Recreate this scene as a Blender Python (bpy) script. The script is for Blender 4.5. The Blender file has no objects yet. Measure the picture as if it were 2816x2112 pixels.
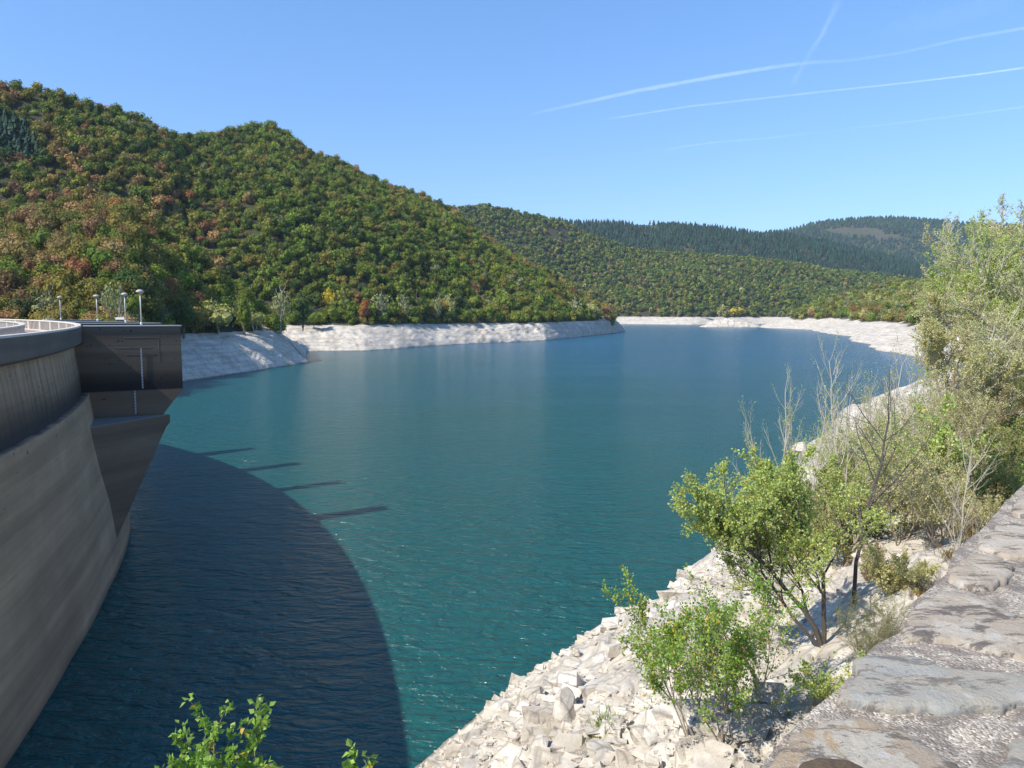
import bpy, math, random
import numpy as np
from mathutils import Vector, Matrix

# ------------------------------------------------------------------ camera, sky, sun
SC = bpy.context.scene
COL = SC.collection
F_PX, YH, CAM_Z, ROLL = 2000.0, 857.0, 20.0, 0.004
PITCH = math.atan((1056 - YH) / F_PX)
cam_d = bpy.data.cameras.new("camera")
cam = bpy.data.objects.new("camera", cam_d); COL.objects.link(cam)
cam_d.sensor_width = 36; cam_d.lens = 36 * F_PX / 2816
cam_d.clip_start = 0.1; cam_d.clip_end = 60000
cam.matrix_world = (Matrix.Translation((0, 0, CAM_Z)) @ Matrix.Rotation(math.pi/2 - PITCH, 4, 'X')
                    @ Matrix.Rotation(ROLL, 4, 'Z'))
SC.camera = cam

SUN_EL = math.radians(45.0)
SUN_H = (-0.829, -0.561)                    # horizontal direction towards the sun
W = bpy.data.worlds.new("World"); SC.world = W; W.use_nodes = True
wn = W.node_tree; wn.nodes.clear()
sky = wn.nodes.new('ShaderNodeTexSky'); sky.sky_type = 'NISHITA'; sky.sun_disc = False
sky.sun_elevation = SUN_EL; sky.sun_rotation = math.atan2(SUN_H[0], SUN_H[1])
sky.air_density = 1.0; sky.dust_density = 0.2; sky.ozone_density = 2.5; sky.altitude = 600
bg = wn.nodes.new('ShaderNodeBackground'); bg.inputs['Strength'].default_value = 0.15
wo = wn.nodes.new('ShaderNodeOutputWorld')
tint = wn.nodes.new('ShaderNodeMix'); tint.data_type = 'RGBA'; tint.blend_type = 'MULTIPLY'; tint.inputs[0].default_value = 1
wtc = wn.nodes.new('ShaderNodeTexCoord'); wsp = wn.nodes.new('ShaderNodeSeparateXYZ'); wrp = wn.nodes.new('ShaderNodeValToRGB')
wrp.color_ramp.elements[0].position = .02; wrp.color_ramp.elements[0].color = (.60, .68, .86, 1)
wrp.color_ramp.elements[1].position = .40; wrp.color_ramp.elements[1].color = (.70, .95, 1.14, 1)
wn.links.new(wtc.outputs['Generated'], wsp.inputs[0]); wn.links.new(wsp.outputs['Z'], wrp.inputs['Fac'])
wn.links.new(sky.outputs[0], tint.inputs[6]); wn.links.new(wrp.outputs['Color'], tint.inputs[7])
wn.links.new(tint.outputs[2], bg.inputs['Color']); wn.links.new(bg.outputs[0], wo.inputs['Surface'])
sun_d = bpy.data.lights.new("sun", 'SUN'); sun_d.energy = 4.6; sun_d.angle = math.radians(0.53)
sun_d.color = (1.0, 0.95, 0.86)
sun = bpy.data.objects.new("sun", sun_d); COL.objects.link(sun)
sv = Vector((SUN_H[0]*math.cos(SUN_EL), SUN_H[1]*math.cos(SUN_EL), math.sin(SUN_EL)))
sun.rotation_euler = sv.to_track_quat('Z', 'Y').to_euler(); sun.location = (-100, -40, 120)
SC.view_settings.view_transform = 'Standard'; SC.view_settings.look = 'None'
SC.view_settings.exposure = 0.55; SC.view_settings.gamma = 1.0
SC.render.engine = 'CYCLES'
SC.cycles.max_bounces = 6; SC.cycles.transparent_max_bounces = 24
SC.cycles.volume_bounces = 0
SC.cycles.use_denoising = True

# ------------------------------------------------------------------ helpers
def ray(px, py):
    a = (px - 1408) / F_PX; b = -(py - 1056) / F_PX
    a, b = a - b*ROLL, b + a*ROLL
    r = np.array([a, math.cos(PITCH) + b*math.sin(PITCH), -math.sin(PITCH) + b*math.cos(PITCH)])
    return r / r[1]
def at(px, py, z=0.0):
    r = ray(px, py); return r*((z - CAM_Z)/r[2]) + np.array([0, 0, CAM_Z])
def P(px, py, depth):
    return ray(px, py)*depth + np.array([0, 0, CAM_Z])
def lerp(xs, ys, x): return np.interp(x, xs, ys)
def curve(pts, x):
    pts = sorted(pts); return np.interp(x, [p[0] for p in pts], [p[1] for p in pts])

def _h(ix, iy, iz, s):
    n = (ix.astype(np.int64)*374761393 + iy.astype(np.int64)*668265263 + iz.astype(np.int64)*2147483647 + s*974711) & 0xffffffff
    n = ((n ^ (n >> 13))*1274126177) & 0xffffffff
    n = ((n ^ (n >> 16))*2246822519) & 0xffffffff
    return ((n ^ (n >> 15)) & 0xffffff)/float(0xffffff)
def vnoise(p, seed=0):
    p = np.asarray(p, float); i = np.floor(p).astype(np.int64); f = p - i; f = f*f*(3 - 2*f)
    out = 0
    for dx in (0, 1):
        for dy in (0, 1):
            for dz in (0, 1):
                w = ((f[..., 0] if dx else 1-f[..., 0])*(f[..., 1] if dy else 1-f[..., 1])*(f[..., 2] if dz else 1-f[..., 2]))
                out = out + w*_h(i[..., 0]+dx, i[..., 1]+dy, i[..., 2]+dz, seed)
    return out*2 - 1
def fbm(p, oct=4, seed=0):
    p = np.asarray(p, float); a = 1; s = 0; t = 0
    for k in range(oct):
        s = s + a*vnoise(p*(2.03**k), seed+k); t += a; a *= .5
    return s/t
def plates(x, y, cell, seed, tilt=0.9):
    """every cell of a jittered grid is a tilted facet: angular broken rock"""
    gx = x/cell; gy = y/cell; ix = np.floor(gx).astype(np.int64); iy = np.floor(gy).astype(np.int64)
    best = np.full(gx.shape, 9.0); hgt = np.zeros(gx.shape)
    z0 = np.zeros_like(ix)
    for dx in (-1, 0, 1):
        for dy in (-1, 0, 1):
            cx, cy = ix+dx, iy+dy
            qx = cx + _h(cx, cy, z0, seed); qy = cy + _h(cx, cy, z0, seed+1)
            d = (gx-qx)**2*(.5+1.2*_h(cx, cy, z0, seed+5)) + (gy-qy)**2
            tx = (_h(cx, cy, z0, seed+2)-.5)*2*tilt; ty = (_h(cx, cy, z0, seed+3)-.5)*2*tilt
            hh = (_h(cx, cy, z0, seed+4)-.5)*1.1 + tx*(gx-qx) + ty*(gy-qy)
            m = d < best; best = np.where(m, d, best); hgt = np.where(m, hh, hgt)
    return hgt*cell

def mesh_np(name, V, F, mats, parent=None, smooth=False, attrs=None, mat_idx=None):
    """V (n,3), F: list of (m,k) int arrays; attrs: {name: (n,3) colour or (n,) float}"""
    V = np.asarray(V, np.float32)
    if not isinstance(F, list): F = [F]
    F = [np.asarray(f, np.int32) for f in F if len(f)]
    me = bpy.data.meshes.new(name)
    nl = sum(f.size for f in F); npoly = sum(len(f) for f in F)
    me.vertices.add(len(V)); me.vertices.foreach_set('co', V.ravel())
    me.loops.add(nl); me.loops.foreach_set('vertex_index', np.concatenate([f.ravel() for f in F]))
    me.polygons.add(npoly)
    tot = np.concatenate([np.full(len(f), f.shape[1], np.int32) for f in F])
    st = np.concatenate([[0], np.cumsum(tot)[:-1]]).astype(np.int32)
    me.polygons.foreach_set('loop_start', st); me.polygons.foreach_set('loop_total', tot)
    me.polygons.foreach_set('use_smooth', np.full(npoly, smooth))
    if not isinstance(mats, (list, tuple)): mats = [mats]
    for m in mats: me.materials.append(m)
    if mat_idx is not None: me.polygons.foreach_set('material_index', np.asarray(mat_idx, np.int32))
    for k, a in (attrs or {}).items():
        a = np.asarray(a, np.float32)
        if a.ndim == 1:
            at_ = me.attributes.new(k, 'FLOAT', 'POINT'); at_.data.foreach_set('value', a)
        else:
            at_ = me.attributes.new(k, 'FLOAT_COLOR', 'POINT')
            at_.data.foreach_set('color', np.c_[a, np.ones(len(a))].astype(np.float32).ravel())
    me.update(calc_edges=True); me.validate()
    o = bpy.data.objects.new(name, me); COL.objects.link(o)
    if parent is not None: o.parent = parent
    return o
def tag(o, label=None, cat=None, group=None, kind=None):
    if label: o['label'] = label
    if cat: o['category'] = cat
    if group: o['group'] = group
    if kind: o['kind'] = kind
    return o
def thing(name, label, cat, loc=(0, 0, 0), rz=0, group=None):
    o = bpy.data.objects.new(name, None); COL.objects.link(o)
    o.location = loc; o.rotation_euler = (0, 0, rz); o.empty_display_size = .2
    return tag(o, label, cat, group)
def grid_faces(nr, nc, wrap=False):
    r = np.arange(nr-1)[:, None]; c = np.arange(nc if wrap else nc-1)[None, :]
    a = r*nc + c; b = r*nc + (c+1) % nc
    return np.stack([a, b, b+nc, a+nc], -1).reshape(-1, 4)

class MB:
    """collects simple shapes into one mesh"""
    def __init__(s): s.V = []; s.F = []; s.n = 0
    def add(s, V, F):
        s.V.append(np.asarray(V, float)); s.F += [tuple(int(i)+s.n for i in f) for f in F]; s.n += len(V)
    def box(s, c, size, rz=0, M=None):
        x, y, z = [q/2 for q in size]
        v = np.array([(-x,-y,-z),(x,-y,-z),(x,y,-z),(-x,y,-z),(-x,-y,z),(x,-y,z),(x,y,z),(-x,y,z)])
        if rz: cr, sr = math.cos(rz), math.sin(rz); v = v @ np.array([[cr, sr, 0], [-sr, cr, 0], [0, 0, 1]])
        s.add(v + np.array(c), [(0,3,2,1),(4,5,6,7),(0,1,5,4),(1,2,6,5),(2,3,7,6),(3,0,4,7)])
    def tube(s, pts, rad, n=10, caps=True):
        pts = np.array(pts, float); rad = np.broadcast_to(rad, (len(pts),))
        vs = []
        for i, p in enumerate(pts):
            d = pts[min(i+1, len(pts)-1)] - pts[max(i-1, 0)]; d /= np.linalg.norm(d)
            u = np.cross(d, (0.31, .95, .02)) if abs(d[1]) < .9 else np.cross(d, (1, 0, 0)); u /= np.linalg.norm(u); w = np.cross(d, u)
            a = np.arange(n)/n*2*math.pi
            vs.append(p + rad[i]*(np.cos(a)[:, None]*u + np.sin(a)[:, None]*w))
        V = np.concatenate(vs); f = [tuple(q) for q in grid_faces(len(pts), n, True)]
        if caps: f += [tuple(range(n))[::-1], tuple(range((len(pts)-1)*n, len(pts)*n))]
        s.add(V, f)
    def lathe(s, prof, c=(0, 0, 0), n=20):
        a = np.arange(n)/n*2*math.pi
        V = np.concatenate([np.c_[r*np.cos(a), r*np.sin(a), np.full(n, z)] for r, z in prof]) + np.array(c)
        s.add(V, [tuple(q) for q in grid_faces(len(prof), n, True)])
    def build(s, name, mat, parent=None, smooth=False, bevel=0, loc=None):
        me = bpy.data.meshes.new(name); me.from_pydata(np.concatenate(s.V).tolist(), [], s.F); me.materials.append(mat)
        if smooth: me.polygons.foreach_set('use_smooth', [True]*len(me.polygons))
        me.update(); me.validate()
        o = bpy.data.objects.new(name, me); COL.objects.link(o)
        if parent is not None: o.parent = parent
        if bevel:
            b = o.modifiers.new('bevel', 'BEVEL'); b.width = bevel; b.segments = 2; b.limit_method = 'ANGLE'
        if loc: o.location = loc
        return o

# ------------------------------------------------------------------ materials
def new_mat(name):
    m = bpy.data.materials.new(name); m.use_nodes = True; nt = m.node_tree
    b = nt.nodes['Principled BSDF']
    return m, nt, b
def N(nt, t, **kw):
    n = nt.nodes.new(t)
    for k, v in kw.items():
        if k in n.inputs: n.inputs[k].default_value = v
        else: setattr(n, k, v)
    return n
def noise(nt, scale, detail=5, rough=.6, vec=None, dist=0):
    n = N(nt, 'ShaderNodeTexNoise'); n.inputs['Scale'].default_value = scale
    n.inputs['Detail'].default_value = detail; n.inputs['Roughness'].default_value = rough; n.inputs['Distortion'].default_value = dist
    if vec is not None: nt.links.new(vec, n.inputs['Vector'])
    return n.outputs['Fac']
def ramp(nt, fac, stops, interp='LINEAR'):
    r = N(nt, 'ShaderNodeValToRGB'); r.color_ramp.interpolation = interp
    els = r.color_ramp.elements
    while len(els) < len(stops): els.new(.5)
    for e, (p, c) in zip(els, stops):
        e.position = p; e.color = (c if isinstance(c, tuple) else (c, c, c)) + (1,)
    nt.links.new(fac, r.inputs['Fac']); return r.outputs['Color']
def mix(nt, fac, a, b, mode='MIX'):
    m = N(nt, 'ShaderNodeMix'); m.data_type = 'RGBA'; m.blend_type = mode
    for s, v in ((m.inputs[0], fac), (m.inputs[6], a), (m.inputs[7], b)):
        if hasattr(v, 'links') or hasattr(v, 'is_linked'): nt.links.new(v, s)
        elif isinstance(v, (int, float)): s.default_value = v if s.type == 'VALUE' else (v, v, v, 1)
        else: s.default_value = tuple(v) + (1,)
    return m.outputs[2]
def math_(nt, op, a, b=0.0, clamp=False):
    m = N(nt, 'ShaderNodeMath'); m.operation = op; m.use_clamp = clamp
    for s, v in ((m.inputs[0], a), (m.inputs[1], b)):
        if isinstance(v, (int, float)): s.default_value = v
        else: nt.links.new(v, s)
    return m.outputs[0]
def objvec(nt, scale=(1, 1, 1)):
    tc = N(nt, 'ShaderNodeTexCoord'); mp = N(nt, 'ShaderNodeMapping'); mp.inputs['Scale'].default_value = scale
    nt.links.new(tc.outputs['Object'], mp.inputs['Vector']); return mp.outputs[0]
def bump(nt, b, h, strength=.5, dist=.1):
    n = N(nt, 'ShaderNodeBump'); n.inputs['Strength'].default_value = strength; n.inputs['Distance'].default_value = dist
    nt.links.new(h, n.inputs['Height']); nt.links.new(n.outputs[0], b.inputs['Normal']); return n
def attr(nt, name):
    a = N(nt, 'ShaderNodeAttribute'); a.attribute_name = name; return a

def plain(name, col, rough=.6, metal=0, var=.15, scale=6):
    m, nt, b = new_mat(name); v = objvec(nt)
    n = noise(nt, scale, 5, .6, v)
    c = mix(nt, n, tuple(q*(1-var) for q in col), tuple(min(1, q*(1+var)) for q in col))
    nt.links.new(c, b.inputs['Base Color']); b.inputs['Roughness'].default_value = rough; b.inputs['Metallic'].default_value = metal
    return m

def foliage_mat(name, source='attr', transl=.3):
    m, nt, b = new_mat(name)
    if source == 'attr': c = attr(nt, 'Col').outputs['Color']
    else:
        oi = N(nt, 'ShaderNodeObjectInfo'); a = attr(nt, 'Col').outputs['Color']
        c = mix(nt, 1.0, a, oi.outputs['Color'], 'MULTIPLY')
    nt.links.new(c, b.inputs['Base Color']); b.inputs['Roughness'].default_value = .45 if name == 'leaf' else .65
    b.inputs['Specular IOR Level'].default_value = .4 if name == 'leaf' else .15
    t = N(nt, 'ShaderNodeBsdfTranslucent'); nt.links.new(c, t.inputs['Color'])
    ms = N(nt, 'ShaderNodeMixShader'); ms.inputs[0].default_value = transl
    nt.links.new(b.outputs[0], ms.inputs[1]); nt.links.new(t.outputs[0], ms.inputs[2])
    nt.links.new(ms.outputs[0], nt.nodes['Material Output'].inputs['Surface'])
    return m
M_FOREST = foliage_mat('forest_leaf', 'attr', .22)
M_CROWN = foliage_mat('crown_leaf', 'obj', .22)
M_LEAF = foliage_mat('leaf', 'attr', .48)
M_BARK = plain('bark', (.17, .14, .11), .85, var=.4, scale=20)
M_BARKPALE = plain('pale_bark', (.42, .38, .31), .8, var=.3, scale=15)
M_BARKDARK = plain('dark_bark', (.085, .07, .06), .85, var=.4, scale=20)
M_TWIG = plain('twig', (.33, .26, .19), .8, var=.3, scale=8)

def rock_mat():
    m, nt, b = new_mat('bleached_rock'); v = objvec(nt)
    n1 = noise(nt, .35, 8, .65, v); n2 = noise(nt, 3.0, 8, .7, v); n3 = noise(nt, .05, 3, .5, v)
    c = ramp(nt, n1, [(.3, (.42, .36, .28)), (.45, (.67, .60, .49)), (.6, (.82, .75, .64)), (.75, (.55, .51, .45))])
    c = mix(nt, ramp(nt, n2, [(.35, 0.0), (.75, 1.0)]), mix(nt, .45, c, (.28, .25, .22)), c)
    vo = N(nt, 'ShaderNodeTexVoronoi'); vo.feature = 'DISTANCE_TO_EDGE'; vo.inputs['Scale'].default_value = .9
    wv = N(nt, 'ShaderNodeVectorMath'); wv.operation = 'ADD'; nt.links.new(v, wv.inputs[0])
    nz = N(nt, 'ShaderNodeTexNoise'); nz.inputs['Scale'].default_value = .8; nt.links.new(v, nz.inputs['Vector']); nt.links.new(nz.outputs['Color'], wv.inputs[1])
    nt.links.new(wv.outputs[0], vo.inputs['Vector'])
    crack = ramp(nt, vo.outputs['Distance'], [(.0, 0.0), (.06, 1.0)])
    c = mix(nt, crack, mix(nt, .55, c, (.12, .1, .09)), c)
    pt = noise(nt, .11, 6, .65, v, .5); c = mix(nt, math_(nt, 'MULTIPLY', ramp(nt, pt, [(.5, 0.0), (.62, 1.0)]), .45), c, (.31, .26, .20))
    soil = ramp(nt, noise(nt, .4, 7, .7, v), [(.3, (.030, .034, .015)), (.55, (.055, .052, .025)), (.8, (.12, .095, .05))])
    veg = attr(nt, 'veg').outputs['Fac']
    fac = math_(nt, 'ADD', veg, math_(nt, 'MULTIPLY', math_(nt, 'SUBTRACT', noise(nt, .5, 6, .7, v), .5), .9))
    c = mix(nt, ramp(nt, fac, [(.42, 0.0), (.58, 1.0)]), c, soil)
    bm = N(nt, 'ShaderNodeMapping'); bm.inputs['Scale'].default_value = (.03, .03, 1.3); nt.links.new(v, bm.inputs['Vector'])
    lv = noise(nt, 1.0, 6, .7, bm.outputs[0]); c = mix(nt, math_(nt, 'MULTIPLY', ramp(nt, lv, [(.46, 0.0), (.56, 1.0)]), math_(nt, 'SUBTRACT', .38, math_(nt, 'MULTIPLY', veg, .38))), c, (.30, .25, .19))
    # wet dark line just above the water
    sp = N(nt, 'ShaderNodeSeparateXYZ'); nt.links.new(N(nt, 'ShaderNodeNewGeometry').outputs['Position'], sp.inputs[0])
    wet = ramp(nt, math_(nt, 'ADD', sp.outputs['Z'], math_(nt, 'MULTIPLY', n1, .4)), [(.35, 0.0), (.62, 1.0)])
    c = mix(nt, wet, mix(nt, .6, c, (.07, .06, .04)), c)
    nt.links.new(c, b.inputs['Base Color']); b.inputs['Roughness'].default_value = .9
    b.inputs['Specular IOR Level'].default_value = .2
    bump(nt, b, math_(nt, 'ADD', n2, math_(nt, 'MULTIPLY', noise(nt, 14, 5, .7, v), .3)), .7, .12)
    return m
M_ROCK = rock_mat()
def ground_mat():
    m, nt, b = new_mat('forest_floor'); v = objvec(nt)
    c = ramp(nt, noise(nt, .08, 7, .65, v), [(.3, (.035, .045, .018)), (.55, (.07, .065, .03)), (.75, (.12, .09, .055))])
    nt.links.new(c, b.inputs['Base Color']); b.inputs['Roughness'].default_value = 1
    return m
M_GROUND = ground_mat()

def water_mat():
    m, nt, b = new_mat('lake_water')
    tc = N(nt, 'ShaderNodeTexCoord'); v = tc.outputs['Object']
    def mp(sx, sy, rz):
        q = N(nt, 'ShaderNodeMapping'); q.inputs['Scale'].default_value = (sx, sy, 1); q.inputs['Rotation'].default_value = (0, 0, rz)
        nt.links.new(v, q.inputs['Vector']); return q.outputs[0]
    body = noise(nt, .012, 4, .55, mp(1, .5, .4))
    sp = N(nt, 'ShaderNodeSeparateXYZ'); nt.links.new(v, sp.inputs[0])
    tt = math_(nt, 'ADD', math_(nt, 'DIVIDE', math_(nt, 'ADD', sp.outputs['Y'], sp.outputs['X']), 420.0), math_(nt, 'MULTIPLY', math_(nt, 'SUBTRACT', body, .5), 1.1))
    c = mix(nt, ramp(nt, tt, [(.25, 0.0), (1.0, 1.0)]), (.010, .084, .080), (.005, .078, .135))
    nt.links.new(c, b.inputs['Base Color'])
    b.inputs['Roughness'].default_value = .17; b.inputs['IOR'].default_value = 1.37
    h1 = noise(nt, .55, 3, .55, mp(.55, 1.5, .25), .6)
    h2 = noise(nt, 1.6, 4, .6, mp(.6, 1.3, -.15), .5)
    h3 = noise(nt, .06, 2, .5, mp(.6, 1.2, .1))
    h = math_(nt, 'ADD', math_(nt, 'MULTIPLY', h1, .5), math_(nt, 'MULTIPLY', h2, .26))
    h4 = noise(nt, .018, 3, .6, mp(.5, 1.6, .2), .8); gust = math_(nt, 'ADD', .15, math_(nt, 'ADD', math_(nt, 'MULTIPLY', h3, .6), math_(nt, 'MULTIPLY', h4, 1.1)))
    h = math_(nt, 'MULTIPLY', h, gust)
    bump(nt, b, h, 1.0, 1.5)
    return m
M_WATER = water_mat()

# ------------------------------------------------------------------ dam materials
DC = np.array([-149.9, -7.1]); R_UP, R_DN = 132.7, 128.6
def concrete_mat(name, base, dark, stain=True, streak=1.0, world=False):
    m, nt, b = new_mat(name); v = N(nt, 'ShaderNodeNewGeometry').outputs['Position'] if world else objvec(nt)
    sp = N(nt, 'ShaderNodeSeparateXYZ'); nt.links.new(v, sp.inputs[0])
    ang = math_(nt, 'ARCTAN2', math_(nt, 'SUBTRACT', sp.outputs['Y'], float(DC[1])), math_(nt, 'SUBTRACT', sp.outputs['X'], float(DC[0])))
    arc = math_(nt, 'MULTIPLY', ang, R_UP); Z = sp.outputs['Z']
    cv = N(nt, 'ShaderNodeCombineXYZ'); nt.links.new(arc, cv.inputs[0]); nt.links.new(Z, cv.inputs[2])
    big = noise(nt, .22, 6, .6, cv.outputs[0])
    c = mix(nt, ramp(nt, big, [(.3, 0.0), (.7, 1.0)]), tuple(q*.78 for q in base), tuple(q*1.12 for q in base))
    # horizontal pour / water level bands, gently dipping
    bm = N(nt, 'ShaderNodeMapping'); bm.inputs['Scale'].default_value = (.035, .035, .75); nt.links.new(cv.outputs[0], bm.inputs['Vector'])
    bands = noise(nt, 1.0, 7, .62, bm.outputs[0])
    c = mix(nt, ramp(nt, bands, [(.38, 0.0), (.62, 1.0)]), mix(nt, .60, c, tuple(q*.45 for q in base)), c)
    jz = math_(nt, 'FRACT', math_(nt, 'DIVIDE', Z, 1.9)); jl = math_(nt, 'LESS_THAN', jz, .022)
    jn = ramp(nt, noise(nt, .8, 4, .6, cv.outputs[0]), [(.4, 0.0), (.6, .55)])
    c = mix(nt, math_(nt, 'MULTIPLY', jl, jn), c, tuple(q*.35 for q in base))
    if stain:
        # vertical rust / algae streaks
        sm = N(nt, 'ShaderNodeMapping'); sm.inputs['Scale'].default_value = (1.5, 1.5, .06); nt.links.new(cv.outputs[0], sm.inputs['Vector'])
        st = noise(nt, 1.0, 6, .7, sm.outputs[0])
        up = ramp(nt, math_(nt, 'MULTIPLY', math_(nt, 'SUBTRACT', Z, 12.4), .2), [(.1, 0.0), (.3, 1.0)])
        c = mix(nt, math_(nt, 'MULTIPLY', ramp(nt, st, [(.44, 0.0), (.70, streak*.75)]), up), c, dark)
        # black belt of the usual water level
        zz = math_(nt, 'ADD', Z, math_(nt, 'MULTIPLY', math_(nt, 'SUBTRACT', noise(nt, .5, 5, .6, cv.outputs[0]), .5), .22))
        t = math_(nt, 'DIVIDE', math_(nt, 'SUBTRACT', zz, 12.0), 8.0)
        belt = ramp(nt, t, [(.0, 0.0), (.168, .0), (.178, .95), (.24, .92), (.31, .7), (.40, .35), (.52, .0)])
        c = mix(nt, belt, c, tuple(q*.6 for q in dark))
        # flecks under the belt
        vo = noise(nt, 2.6, 4, .7, v)
        fl = math_(nt, 'MULTIPLY', ramp(nt, vo, [(.63, 0.0), (.68, 1.0)]), ramp(nt, math_(nt, 'MULTIPLY', math_(nt, 'SUBTRACT', Z, 10.0), .3), [(.0, 0.0), (.6, .8), (1.0, 1.0)]))
        c = mix(nt, math_(nt, 'MULTIPLY', fl, .75), c, tuple(q*.35 for q in dark))
        # dark damp foot
        ft = ramp(nt, math_(nt, 'ADD', Z, math_(nt, 'MULTIPLY', big, .5)), [(.3, 1.0), (1.0, 0.0)])
        c = mix(nt, math_(nt, 'MULTIPLY', ft, .55), c, dark)
    nt.links.new(c, b.inputs['Base Color']); b.inputs['Roughness'].default_value = .9
    b.inputs['Specular IOR Level'].default_value = .2
    bump(nt, b, noise(nt, 5, 6, .7, v), .25, .05)
    return m
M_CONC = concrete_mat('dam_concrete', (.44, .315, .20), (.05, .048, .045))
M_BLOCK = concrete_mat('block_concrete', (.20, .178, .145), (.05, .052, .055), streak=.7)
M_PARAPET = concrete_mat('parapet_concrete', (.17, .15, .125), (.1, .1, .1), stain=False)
M_BALUS = plain('balustrade_concrete', (.56, .50, .42), .85, var=.15, scale=2)
M_DECK = plain('deck_paving', (.34, .22, .20), .9, var=.12, scale=3)
M_LEDGE = plain('ledge_concrete', (.36, .37, .38), .9, var=.12, scale=2)

def dpt(theta, r, z): return np.stack([DC[0]+r*np.cos(theta), DC[1]+r*np.sin(theta), z+0*theta*r], -1)

# ------------------------------------------------------------------ dam
def build_dam():
    t = thing('arch_dam', 'tall curved concrete arch dam wall in shade on the left, with a black water line', 'dam', (float(DC[0]+R_UP*math.cos(.45)), float(DC[1]+R_UP*math.sin(.45)), 0))
    t.location = (0, 0, 0)
    th = np.linspace(-.12, 1.25, 260)
    yc = DC[1] + R_UP*np.sin(th)
    O = np.interp(yc, [0, 20, 30, 40, 50, 63, 80, 100, 130], [0, .1, .3, .55, 1.3, 3.0, 4.6, 6, 7])
    prof = [(-4, None, 1.05), (0, None, 1.0), (1, None, .97), (2.2, None, .91), (3.3, None, .85), (4.3, None, .80), (5.3, None, .74), (6.2, None, .65), (7, None, .57), (8.2, None, .46), (9.4, None, .36),
            (10.6, None, .27), (11.9, None, .19), (13.2, None, .12), (13.38, None, .10), (13.42, -.22, 0), (14.2, -.26, 0), (15.2, -.36, 0), (16.3, -.5, 0), (17.25, -.62, 0)]
    rows = []
    for z, fixed, w in prof:
        rr = R_UP + (fixed if fixed is not None else w*O)
        rows.append(dpt(th, rr*np.ones_like(th), z))
    G = np.array(rows); mesh_np('upstream_face', G.reshape(-1, 3), grid_faces(len(prof), len(th)), M_CONC, t, smooth=True)
    # cornice + solid outer parapet as closed section swept on the arc
    def sweep(name, sec, mat, th=th, smooth=False):
        G = np.array([dpt(th, r*np.ones_like(th), z) for r, z in sec+[sec[0]]])
        o = mesh_np(name, G.reshape(-1, 3), grid_faces(len(sec)+1, len(th)), mat, t, smooth=smooth); return o
    sweep('cornice', [(R_UP-.7, 17.22), (R_UP-.35, 17.3), (R_UP-.02, 17.5), (R_UP-.02, 17.58), (R_UP-.7, 17.58)], M_PARAPET)
    # parapet: panels with open joints
    mb = MB(); jm = 2.35/R_UP; k = th[0]
    while k < th[-1]:
        a = np.linspace(k+.006/R_UP*2, k+jm-.006/R_UP*2, 4)
        sec = [(R_UP, 17.585), (R_UP, 18.66), (R_UP-.16, 18.66), (R_UP-.16, 17.585)]
        G = np.array([dpt(a, r*np.ones_like(a), z) for r, z in sec+[sec[0]]])
        f = [tuple(q) for q in grid_faces(5, 4)] + [(0, 4, 8, 12), (15, 11, 7, 3)]
        mb.add(G.reshape(-1, 3), f); k += jm
    mb.build('parapet_panel', M_PARAPET, t)
    sweep('coping', [(R_UP-.02, 18.665), (R_UP-.02, 18.73), (R_UP-.06, 18.78), (R_UP-.4, 18.78), (R_UP-.44, 18.74), (R_UP-.44, 18.665)], M_BALUS)
    # posts behind the solid panel, inner side
    mb = MB(); k = th[0]; i = 0
    while k < th[-1]:
        wide = i % 9 == 0
        w = .55 if wide else .17
        c = dpt(np.array([k]), np.array([R_UP-.29]), 18.11)[0]
        mb.box(c, (.22, w, 1.09), rz=k); i += 1; k += .6/R_UP
    mb.build('posts', M_BALUS, t)
    sweep('deck', [(R_UP-.165, 17.5), (R_UP-.165, 17.58), (R_DN-.35, 17.58), (R_DN-.35, 16.9)], M_DECK)
    sweep('kerb', [(R_UP-.41, 17.585), (R_UP-.41, 17.70), (R_UP-.75, 17.70), (R_UP-.75, 17.585)], M_BALUS)
    sweep('downstream_coping', [(R_DN+.02, 18.665), (R_DN+.02, 18.78), (R_DN-.38, 18.78), (R_DN-.38, 18.665)], M_BALUS)
    sweep('downstream_plinth', [(R_DN, 17.585), (R_DN, 17.75), (R_DN-.33, 17.75), (R_DN-.33, 17.585)], M_BALUS)
    mb = MB(); k = th[0]; i = 0
    while k < th[-1]:
        w = .55 if i % 9 == 0 else .2
        mb.box(dpt(np.array([k]), np.array([R_DN-.18]), 18.207)[0], (.24, w, .912), rz=k); i += 1; k += .6/R_UP
    mb.build('balusters', M_BALUS, t)
    # downstream face (unseen from here, closes the body)
    rows = np.array([dpt(th, r*np.ones_like(th), z) for r, z in ((R_DN-.35, 16.9), (R_DN-.6, 10), (R_DN-3, -4))])
    mesh_np('downstream_face', rows.reshape(-1, 3), grid_faces(3, len(th)), M_CONC, t, smooth=True)

build_dam()

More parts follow.
